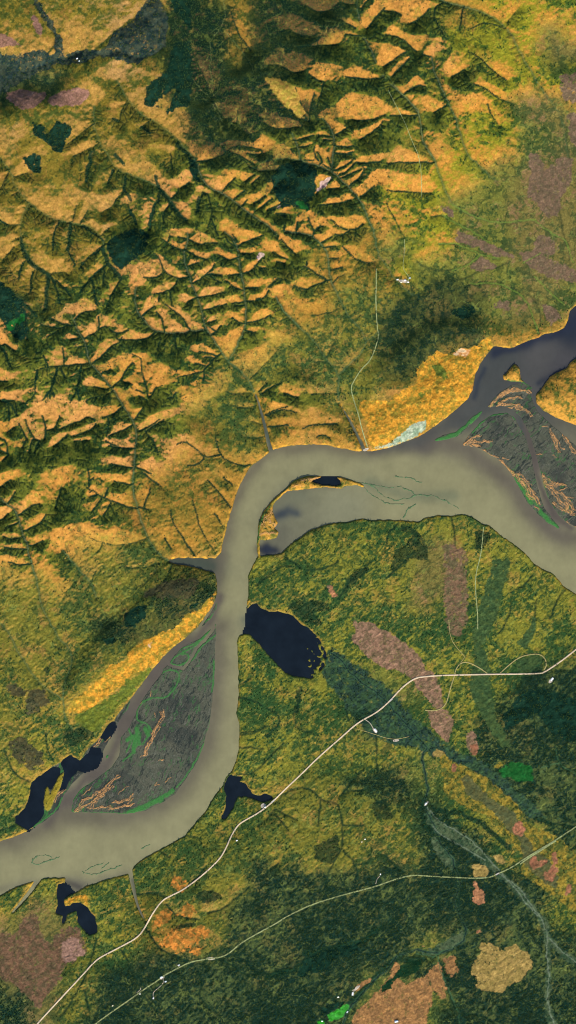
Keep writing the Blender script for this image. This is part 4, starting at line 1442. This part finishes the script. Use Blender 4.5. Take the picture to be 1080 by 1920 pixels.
V, Fc, x, y = watermesh('river', riv_c, M_water, True)
wc = wcolor(x, y)
# the reaches beyond the frame
oj, oi = np.nonzero((oR[:-1, :-1] | oR[1:, 1:] | oR[1:, :-1] | oR[:-1, 1:]) & keep)
vo = np.stack([jj[oj+1, oi], jj[oj+1, oi+1], jj[oj, oi+1], jj[oj, oi]], -1)
uo, inv = np.unique(vo, return_inverse=True)
Vo = V2[uo].copy(); Vo[:, 2] = -.6
co = np.tile(lin((122, 116, 92))*.52, (len(uo), 1))
river = mesh_np('river', np.concatenate([V, Vo]), np.concatenate([Fc, inv.reshape(-1, 4)+len(V)]), M_water, np.concatenate([wc, co]), True)
tag(river, 'wide silty river bending through the valley', 'river', 'structure')
lab = ['dark lake joined to the river by a silty mouth', 'small dark lake crossed by the road at its east tip', 'black branching lake on the south bank',
       'dark backwater pool beside the lower river bar', 'long black backwater with pale mud scrolls', 'narrow dark pool at the head of the bar channel', 'dark pool inside the crescent island']
for n, poly in enumerate(LAKES):
    p = np.array(poly); m = np.zeros_like(lake_c)
    i0, i1 = int((p[:, 0].min()-8-X0)/G/k), int((p[:, 0].max()+8-X0)/G/k)+1
    j0, j1 = int((p[:, 1].min()-8-Y0)/G/k), int((p[:, 1].max()+8-Y0)/G/k)+1
    m[j0:j1, i0:i1] = lake_c[j0:j1, i0:i1]; lake_c[j0:j1, i0:i1] = False
    if not m.any(): continue
    V, Fc, x, y = watermesh('lake', m, M_lake, False)
    tag(mesh_np('lake', V, Fc, M_lake, None, True), lab[n], 'lake', 'structure')
# ---- roads
def ribbon(name, pts, w, mat, label, lift=.30, it=3, arms=None):
    Vs = []; Fs = []; off = 0
    for ln in pts:
        q = densify(smooth_line(ln, it), 1.5)[:, :2]
        t = np.gradient(q, axis=0); t /= np.linalg.norm(t, axis=1)[:, None]+1e-9
        nrm = np.c_[-t[:, 1], t[:, 0]]
        wv = w*(1+.12*(vnoise(np.arange(len(q))*.3, np.zeros(len(q)), 5)-.5))
        hs = []
        cols = []
        for a in (-.5, -.25, 0, .25, .5):
            c = q+nrm*(wv*a)[:, None]; cols.append(c); hs.append(hgt(c[:, 0], c[:, 1]))
        z = np.maximum(np.max(hs, 0), .25)
        z = np.convolve(np.r_[[z[0]]*2, z, [z[-1]]*2], np.ones(5)/5, 'valid')
        for c, hh in zip(cols, hs):
            Vs.append(np.c_[(c[:, 0]-540)*S, (960-c[:, 1])*S, (np.maximum(z, hh)+lift)*S])
        n = len(q)
        # side skirts down into the ground give the road bed thickness
        for c, hh in ((cols[0]-nrm*.25, hs[0]), (cols[-1]+nrm*.25, hs[-1])):
            Vs.append(np.c_[(c[:, 0]-540)*S, (960-c[:, 1])*S, (hh-.8)*S])
        order = [5, 0, 1, 2, 3, 4, 6]
        for a, b in zip(order[:-1], order[1:]):
            i = np.arange(n-1)
            Fs.append(np.stack([off+a*n+i, off+a*n+i+1, off+b*n+i+1, off+b*n+i], -1))
        off += 7*n
    o = mesh_np(name, np.concatenate(Vs), np.concatenate(Fs), mat, None, True)
    return tag(o, label, 'road', 'structure')
ROAD = [(60,1932),(69,1920),(92,1895),(125,1859),(156,1826),(181,1798),(206,1785),(233,1771),(258,1757),(272,1739),(286,1712),(304,1687),(323,1677),(346,1666),(379,1641),(412,1610),(423,1591),(434,1566),(446,1546),(462,1536),(484,1524),(507,1507),(521,1493),(540,1474),(569,1447),(597,1419),(642,1380),(672,1353),(706,1336),(731,1314),(750,1292),(767,1278),(781,1270),(800,1268),(822,1266),(905,1264),(1011,1263),(1022,1259),(1052,1239),(1080,1217),(1140,1172)]
ribbon('gravel_road', [ROAD], 2.5, M_road, 'pale gravel road crossing the lowland from lower left to right', .35)
STRACK = P(0,0,1,'160,1932 211,1895 239,1876 267,1856 300,1834 307,1828 337,1812 357,1802 390,1796 412,1794 429,1787 451,1767 484,1748 518,1730 537,1717 583,1695 617,1684 667,1670 700,1662 739,1648 772,1639 800,1641 849,1644 913,1646 933,1637 958,1626 991,1604 1016,1589 1041,1574 1079,1549 1140,1510')
ribbon('forest_track', STRACK + P(780,1400,R6,'700,790 765,742 855,688 940,632') , 2.3, M_track, 'narrow grassy track running through the southern forest')
ribbon('old_road_loop', P(780,1120,R6,'''480,512 420,470 350,435 300,440 268,480 258,530 230,610 210,700 180,745 130,765 60,760
565,512 620,460 690,405 760,385 830,380 870,410 880,460 860,490'''), 1.9, M_trail, 'yellowish old road loops beside the gravel road')
ribbon('bog_trail', P(780,1120,R6,'''220,150 230,290 330,400
300,440 330,400''') + P(500,1100,R6,'600,955 700,985 850,1035 960,1010') , .9, M_trail, 'thin sandy trail over the bog')
ribbon('river_track', P(0,0,1,'705,505 705,540 704,560 707,620 711,627 704,652 694,677 678,691 664,713 657,727 664,754 672,777 678,804 689,838'), 1.7, M_track, 'grey green track from the village down to the river landing')
ribbon('valley_trail', P(720,0,R3,'20,520 60,600 110,690 150,800 200,900 210,1060 210,1120')+P(480,280,R6,'1000,610 1000,720 985,810 1040,870 1010,910'), .9, M_track, 'faint trail up the eastern creek valley')
ribbon('shore_track', P(780,860,R6,'455,460 440,640 400,780 400,900 415,1050 415,1150'), 1.7, M_track, 'straight grey green track leading south from the river bank')
ribbon('side_lane', P(240,1620,R6,'''350,690 330,675
240,770 240,800 215,825 170,860 172,890
60,865 90,840 85,830''')+P(500,1620,R6,'735,130 742,100 762,75')+P(500,1100,R6,'665,895 700,920 715,950'), 1.1, M_pad, 'short pale lanes leading to the cabins')
# ---- forest and shrubs
def crowns(name, prob, step, r, hh, c1, c2, label, cat, seed, sides=6, maxn=260000, cone=True):
    g_ = np.random.default_rng(seed)
    xs = np.arange(X0+6, X1-6, step); ys = np.arange(Y0+6, Y1-6, step)
    X, Y = np.meshgrid(xs, ys); X = X.ravel()+g_.uniform(-.5, .5, X.size)*step; Y = Y.ravel()+g_.uniform(-.5, .5, Y.size)*step
    i = ((X-X0)/G).astype(int); j = ((Y-Y0)/G).astype(int)
    p = prob[j, i]; k_ = (g_.random(len(X)) < p) & (F.H[j, i] > .4)
    X, Y = X[k_], Y[k_]; n = len(X)
    if n > maxn: s_ = g_.permutation(n)[:maxn]; X, Y = X[s_], Y[s_]; n = maxn
    z = hgt(X, Y); R = r*g_.uniform(.6, 1.35, n); H = hh*g_.uniform(.6, 1.4, n); a0 = g_.uniform(0, 6.28, n)
    vs = []
    rings = [(1., 0.)] if cone else [(.75, 0.), (1., .45)]
    for rr, zz in rings:
        for q in range(sides):
            a = a0+6.28318*q/sides; rj = R*rr*g_.uniform(.75, 1.2, n)
            vs.append(np.stack([X+np.cos(a)*rj, Y+np.sin(a)*rj, z-.15+H*zz+.0*X], -1))
    vs.append(np.stack([X, Y, z+H], -1))
    Vv = np.stack(vs, 1); m = Vv.shape[1]
    base = (np.arange(n)*m)[:, None]
    fs = []
    nr = len(rings)
    for q in range(sides):
        q2 = (q+1) % sides; top = (nr-1)*sides
        fs.append(np.stack([top+q2, top+q, m-1+0*q], -1) if False else np.array([top+q2, top+q, m-1]))
    tri = (base[:, :, None]+np.array(fs)[None]).reshape(-1, 3)
    faces = [tri]
    if nr == 2:
        qd = np.array([[q, sides+q, sides+(q+1) % sides, (q+1) % sides] for q in range(sides)])
        faces.append((base[:, :, None]+qd[None]).reshape(-1, 4))
    V = Vv.reshape(-1, 3); V = np.stack([(V[:, 0]-540)*S, (960-V[:, 1])*S, V[:, 2]*S], -1)
    t = g_.random(n)[:, None]**1.3; c = (lin(c1)*(1-t)+lin(c2)*t)*.56
    c = np.repeat(c, m, 0)
    print(name, n, 'crowns')
    return tag(mesh_np(name, V, faces, M_tree, c), label, cat, 'stuff')
crowns('conifer_forest', F.tree*.75, 1.9, .9, 1.9, (34,66,46), (84,102,48), 'dark green conifer forest in the valleys and lowlands', 'forest', 5)
# ---- buildings
def bm_obj(name, verts, faces, mat, parent=None):
    me = bpy.data.meshes.new(name); me.from_pydata([tuple(v) for v in verts], [], faces); me.update(); me.materials.append(mat)
    o = bpy.data.objects.new(name, me); COL.objects.link(o); o.parent = parent
    return o
def boxv(x0, x1, y0, y1, z0, z1):
    v = [(x0,y0,z0),(x1,y0,z0),(x1,y1,z0),(x0,y1,z0),(x0,y0,z1),(x1,y0,z1),(x1,y1,z1),(x0,y1,z1)]
    f = [(0,3,2,1),(4,5,6,7),(0,1,5,4),(1,2,6,5),(2,3,7,6),(3,0,4,7)]
    return v, f
M_wall = {c: mat_plain('painted_wall_'+c, v, .8, .3, .1) for c, v in dict(white=(.72,.71,.68), brown=(.25,.16,.10), grey=(.42,.43,.44)).items()}
M_roof = {c: mat_plain('metal_roof_'+c, v, .45, .2, .12) for c, v in dict(white=(.66,.66,.64), silver=(.55,.58,.60), tan=(.70,.58,.40), blue=(.38,.46,.55), cream=(.75,.70,.58)).items()}
M_dark = mat_plain('dark_glass', (.03,.04,.05), .2, 1, .2)
M_door = mat_plain('door_paint', (.22,.12,.07), .6, 1, .2)
M_conc = mat_plain('weathered_timber', (.36,.33,.28), .9, .4, .2)
def place_empty(name, x, y, rot, lift=0.):
    o = bpy.data.objects.new(name, None); COL.objects.link(o)
    r = [hgt(x+a, y+b) for a in (-2, 0, 2) for b in (-2, 0, 2)]
    o.location = W(x, y, float(np.max(r))+lift); o.rotation_euler = (0, 0, math.radians(rot))
    o.empty_display_size = 5
    return o
def house(x, y, rot, L_, D_, h_, roofc, wallc, label, name='house', cat='house', group=None, chimney=True, nwin=3):
    r = place_empty(name, x, y, rot); tag(r, label, cat, None, group)
    l, d = L_/2, D_/2; rise = D_*.28; ov = .5
    wv = [(-l,-d,-3),(l,-d,-3),(l,d,-3),(-l,d,-3),(-l,-d,h_),(l,-d,h_),(l,d,h_),(-l,d,h_),(-l,0,h_+rise),(l,0,h_+rise)]
    wf = [(0,1,5,4),(2,3,7,6),(1,2,6,9,5),(3,0,4,8,7),(0,3,2,1)]
    w = bm_obj('wall', wv, wf, M_wall[wallc], r)
    lo = l+ov; do = d+ov; zz = h_-ov*.56; th = .25
    rv = [(-lo,-do,zz),(lo,-do,zz),(lo,0,h_+rise+.06),(-lo,0,h_+rise+.06),(lo,do,zz),(-lo,do,zz),
          (-lo,-do,zz+th),(lo,-do,zz+th),(lo,0,h_+rise+th+.06),(-lo,0,h_+rise+th+.06),(lo,do,zz+th),(-lo,do,zz+th)]
    rf = [(0,3,2,1),(3,5,4,2),(6,7,8,9),(9,8,10,11),(0,1,7,6),(1,2,8,7),(2,4,10,8),(4,5,11,10),(5,3,9,11),(3,0,6,9)]
    ro = bm_obj('roof', rv, rf, M_roof[roofc], r)
    v, f = boxv(-l*.2-.6, -l*.2+.6, -d-.08, -d-.004, 0, 2.1); dr_ = bm_obj('door', v, f, M_door, r)
    v, f = boxv(-l*.2+.35, -l*.2+.45, -d-.16, -d-.085, 1.0, 1.1); bm_obj('handle', v, f, M_conc, dr_)
    for q in range(nwin):
        wx = -l+L_*(q+.5)/nwin
        if abs(wx+l*.2) < 1.4: wx += 2.0
        for sgn in (-1, 1):
            y0, y1 = (-d-.07, -d-.003) if sgn < 0 else (d+.003, d+.07)
            v, f = boxv(wx-.6, wx+.6, y0, y1, 1.0, 2.1); wi = bm_obj('window', v, f, M_dark, r)
            v, f = boxv(wx-.75, wx+.75, y0-.02 if sgn < 0 else y1+.002, y0-.002 if sgn < 0 else y1+.12, .86, .98); bm_obj('sill', v, f, M_wall['white'], wi)
    if chimney:
        v, f = boxv(l*.4-.4, l*.4+.4, -.4+.9, .4+.9, h_+rise*.3, h_+rise+1.2); bm_obj('chimney', v, f, M_conc, ro)
    return r
def pad(x, y, r1, r2, rot, label, mat=None):
    n = 40; a = np.arange(n)/n*2*np.pi; g_ = np.random.default_rng(int(x*7+y))
    jit = 1+.28*(np.interp(np.arange(n), np.arange(0, n+1, 4), np.r_[(q := g_.random(n//4)), q[0]])-.5)
    c, s_ = math.cos(math.radians(rot)), math.sin(math.radians(rot))
    V = []; rings = (0, .35, .7, 1., 1.04)
    for rr in rings:
        px = np.cos(a)*r1*rr*jit; py = np.sin(a)*r2*rr*jit
        X_ = x+px*c-py*s_; Y_ = y-px*s_-py*c
        z = np.maximum(hgt(X_, Y_), .2)+(.22 if rr < 1.02 else -.8)
        V.append(np.c_[(X_-540)*S, (960-Y_)*S, z*S])
    f = []
    for k_ in range(len(rings)-1):
        for i in range(n):
            i2 = (i+1) % n
            f.append((k_*n+i, (k_+1)*n+i, (k_+1)*n+i2, k_*n+i2))
    o = mesh_np('gravel_pad', np.concatenate(V), np.array(f), mat or M_pad, None, False)
    return tag(o, label, 'gravel pad', 'structure')
pad(703, 1369, 6, 3.4, -55, 'pale gravel yard below the road bend')
pad(742, 1388, 6, 2.4, 8, 'gravel clearing at the end of the bog trail')
pad(1033, 1275, 7, 3.2, 50, 'white gravel pad south of the right hand road')
pad(304, 1832, 5, 3, 25, 'gravel yard on the forest track')
pad(494, 1511, 5, 5, 30, 'pale gravel clearing between road and small lake')
pad(756, 528, 10, 2.4, -8, 'gravel ground of the creek side village')
pad(395, 1796, 9, 2.6, 4, 'tan clearing along the forest track')
pad(686, 843, 5, 2.6, 20, 'pale gravel landing at the mouth of the track')
pad(668, 1852, 9, 2.6, 38, 'tan sand strip beside the southern stream')
pad(799, 1506, 5, 2.4, 45, 'white gravel bar at the bend of the southern stream')
HS = [
 (704,1369,-55,26,13,4.5,'white','white','long white shed on the gravel yard below the road bend','shed','shed'),
 (1034,1273,50,28,11,4.2,'white','white','long white roofed lodge on the pad beside the right end of the road','lodge','lodge'),
 (303,1831,25,18,12,4,'white','grey','white roofed house on the gravel yard by the forest track','house','house'),
 (311,1839,20,14,9,3.5,'silver','grey','smaller silver roofed house below the white roofed one','house','house'),
 (288,1870,80,12,9,3.2,'white','brown','white roofed cabin at the end of the side lane','cabin','cabin'),
 (263,1862,10,9,7,3,'cream','brown','tiny cream roofed cabin on the lower left stretch of the forest track','cabin','cabin'),
 (336,1808,35,11,8,3.2,'silver','grey','silver roofed cabin on the short spur north of the forest track','cabin','cabin'),
 (212,1884,30,9,7,3,'tan','brown','tan roofed hut where the forest track nears the bottom edge','hut','hut'),
 (661,1862,85,22,12,4.5,'white','white','tall bright white barn between tan sand and green field','barn','barn'),
 (634,1868,20,13,9,3.4,'cream','white','cream roofed shed at the dark forest edge left of the barn','shed','shed'),
 (743,1914,10,26,14,4.5,'blue','grey','blue roofed hall on the tan bog at the bottom edge','hall','hall'),
 (651,1896,55,14,8,3,'silver','white','silver roofed greenhouse on the bright green field','greenhouse','greenhouse'),
 (604,1913,0,12,8,3,'white','white','white shed on the small green plot at the bottom edge','shed','shed'),
 (798,1506,45,15,9,3.4,'white','grey','white roofed boathouse on the stream bend','boathouse','boathouse'),
 (713,1638,70,10,8,3.2,'white','brown','white roofed cabin at the hooked end of the forest spur','cabin','cabin'),
 (684,1572,20,9,7,3,'cream','brown','cream roofed hut in the middle of the southern heath','hut','hut'),
 (678,1577,20,8,6,2.8,'tan','brown','small tan roofed hut below the cream roofed heath hut','hut','hut'),
 (444,1575,15,12,8,3.2,'white','white','white cabin just below the curve of the gravel road','cabin','cabin'),
 (497,1513,30,12,8,3.2,'cream','grey','cream roofed cabin on the clearing near the small lake','cabin','cabin'),
 (745,525,5,14,9,3.4,'white','grey','white roofed village house nearest the creek','house','house','village houses by the creek'),
 (752,530,-10,12,8,3.2,'tan','brown','tan roofed village house beside the creek confluence','house','house','village houses by the creek'),
 (759,526,8,13,9,3.4,'silver','white','silver roofed village house in the middle of the clearing','house','house','village houses by the creek'),
 (765,530,-15,12,8,3.2,'cream','brown','cream roofed village house east of the silver one','house','house','village houses by the creek'),
 (768,522,0,11,8,3.2,'blue','grey','blue roofed village house at the far right of the clearing','house','house','village houses by the creek'),
 (146,113,30,12,8,3.2,'white','white','white cabin by the winding stream in the top left marsh','cabin','cabin'),
 (150,118,60,9,7,3,'silver','white','silver roofed shed just below the white marsh cabin','shed','shed'),
]
for a in HS:
    house(*a[:8], a[8], a[9], a[10], a[11] if len(a) > 11 else None, chimney=a[9] in ('house', 'cabin', 'lodge'), nwin=3 if a[3] > 13 else 2)
def bridge(x, y, rot, L_, w_, label):
    r = place_empty('bridge', x, y, rot, .35); tag(r, label, 'bridge')
    v, f = boxv(-L_/2, L_/2, -w_/2, w_/2, .2, 1.); bm_obj('deck', v, f, M_conc, r)
    for s_ in (-1, 1):
        v, f = boxv(-L_/2, L_/2, s_*w_/2-.2, s_*w_/2+.2, 1.003, 2.); bm_obj('railing', v, f, M_road, r)
    for q in (-.3, .3):
        v, f = boxv(L_*q-.8, L_*q+.8, -w_/2+.4, w_/2-.4, -6, .197); bm_obj('pier', v, f, M_conc, r)
bridge(932, 1637.5, 30, 30, 9, 'narrow timber bridge carrying the forest track over the southern stream')
bridge(733, 1312, 42, 32, 12, 'timber bridge carrying the gravel road over the marsh stream')
bridge(512, 1502, 42, 34, 12, 'timber bridge carrying the gravel road past the small lake')
# ---- sky, sun, camera
EL, AZ = math.radians(30), math.radians(168)      # compass bearing of the sun
w = bpy.data.worlds.new('World'); sc.world = w; w.use_nodes = True
sky = w.node_tree.nodes.new('ShaderNodeTexSky'); sky.sky_type = 'NISHITA'; sky.sun_disc = False
sky.sun_elevation = EL; sky.sun_rotation = AZ; sky.altitude = 300
bg = w.node_tree.nodes['Background']; bg.inputs['Strength'].default_value = .13
w.node_tree.links.new(sky.outputs['Color'], bg.inputs['Color'])
ld = bpy.data.lights.new('sun', 'SUN'); ld.energy = 4.5; ld.angle = math.radians(.5); ld.color = (1, .94, .84)
lo = bpy.data.objects.new('sun', ld); COL.objects.link(lo)
from mathutils import Vector
d = Vector((math.sin(AZ)*math.cos(EL), math.cos(AZ)*math.cos(EL), math.sin(EL)))
lo.rotation_euler = d.to_track_quat('Z', 'Y').to_euler(); lo.location = (0, 0, 3000)
CH = 6000*S
cd = bpy.data.cameras.new('camera'); cam = bpy.data.objects.new('camera', cd); COL.objects.link(cam)
cd.sensor_fit = 'VERTICAL'; cd.sensor_height = 36; cd.lens = 36*CH/(1920*S)
cam.location = (0, 0, CH); cd.clip_start = 100; cd.clip_end = 100000
sc.camera = cam
sc.view_settings.view_transform = 'Standard'; sc.view_settings.look = 'None'; sc.view_settings.exposure = .86; sc.view_settings.gamma = 1
sc.cycles.max_bounces = 4
sc.render.filter_size = 1.0; sc.cycles.filter_width = 1.0
print('script time', __import__('time').time()-t_start)
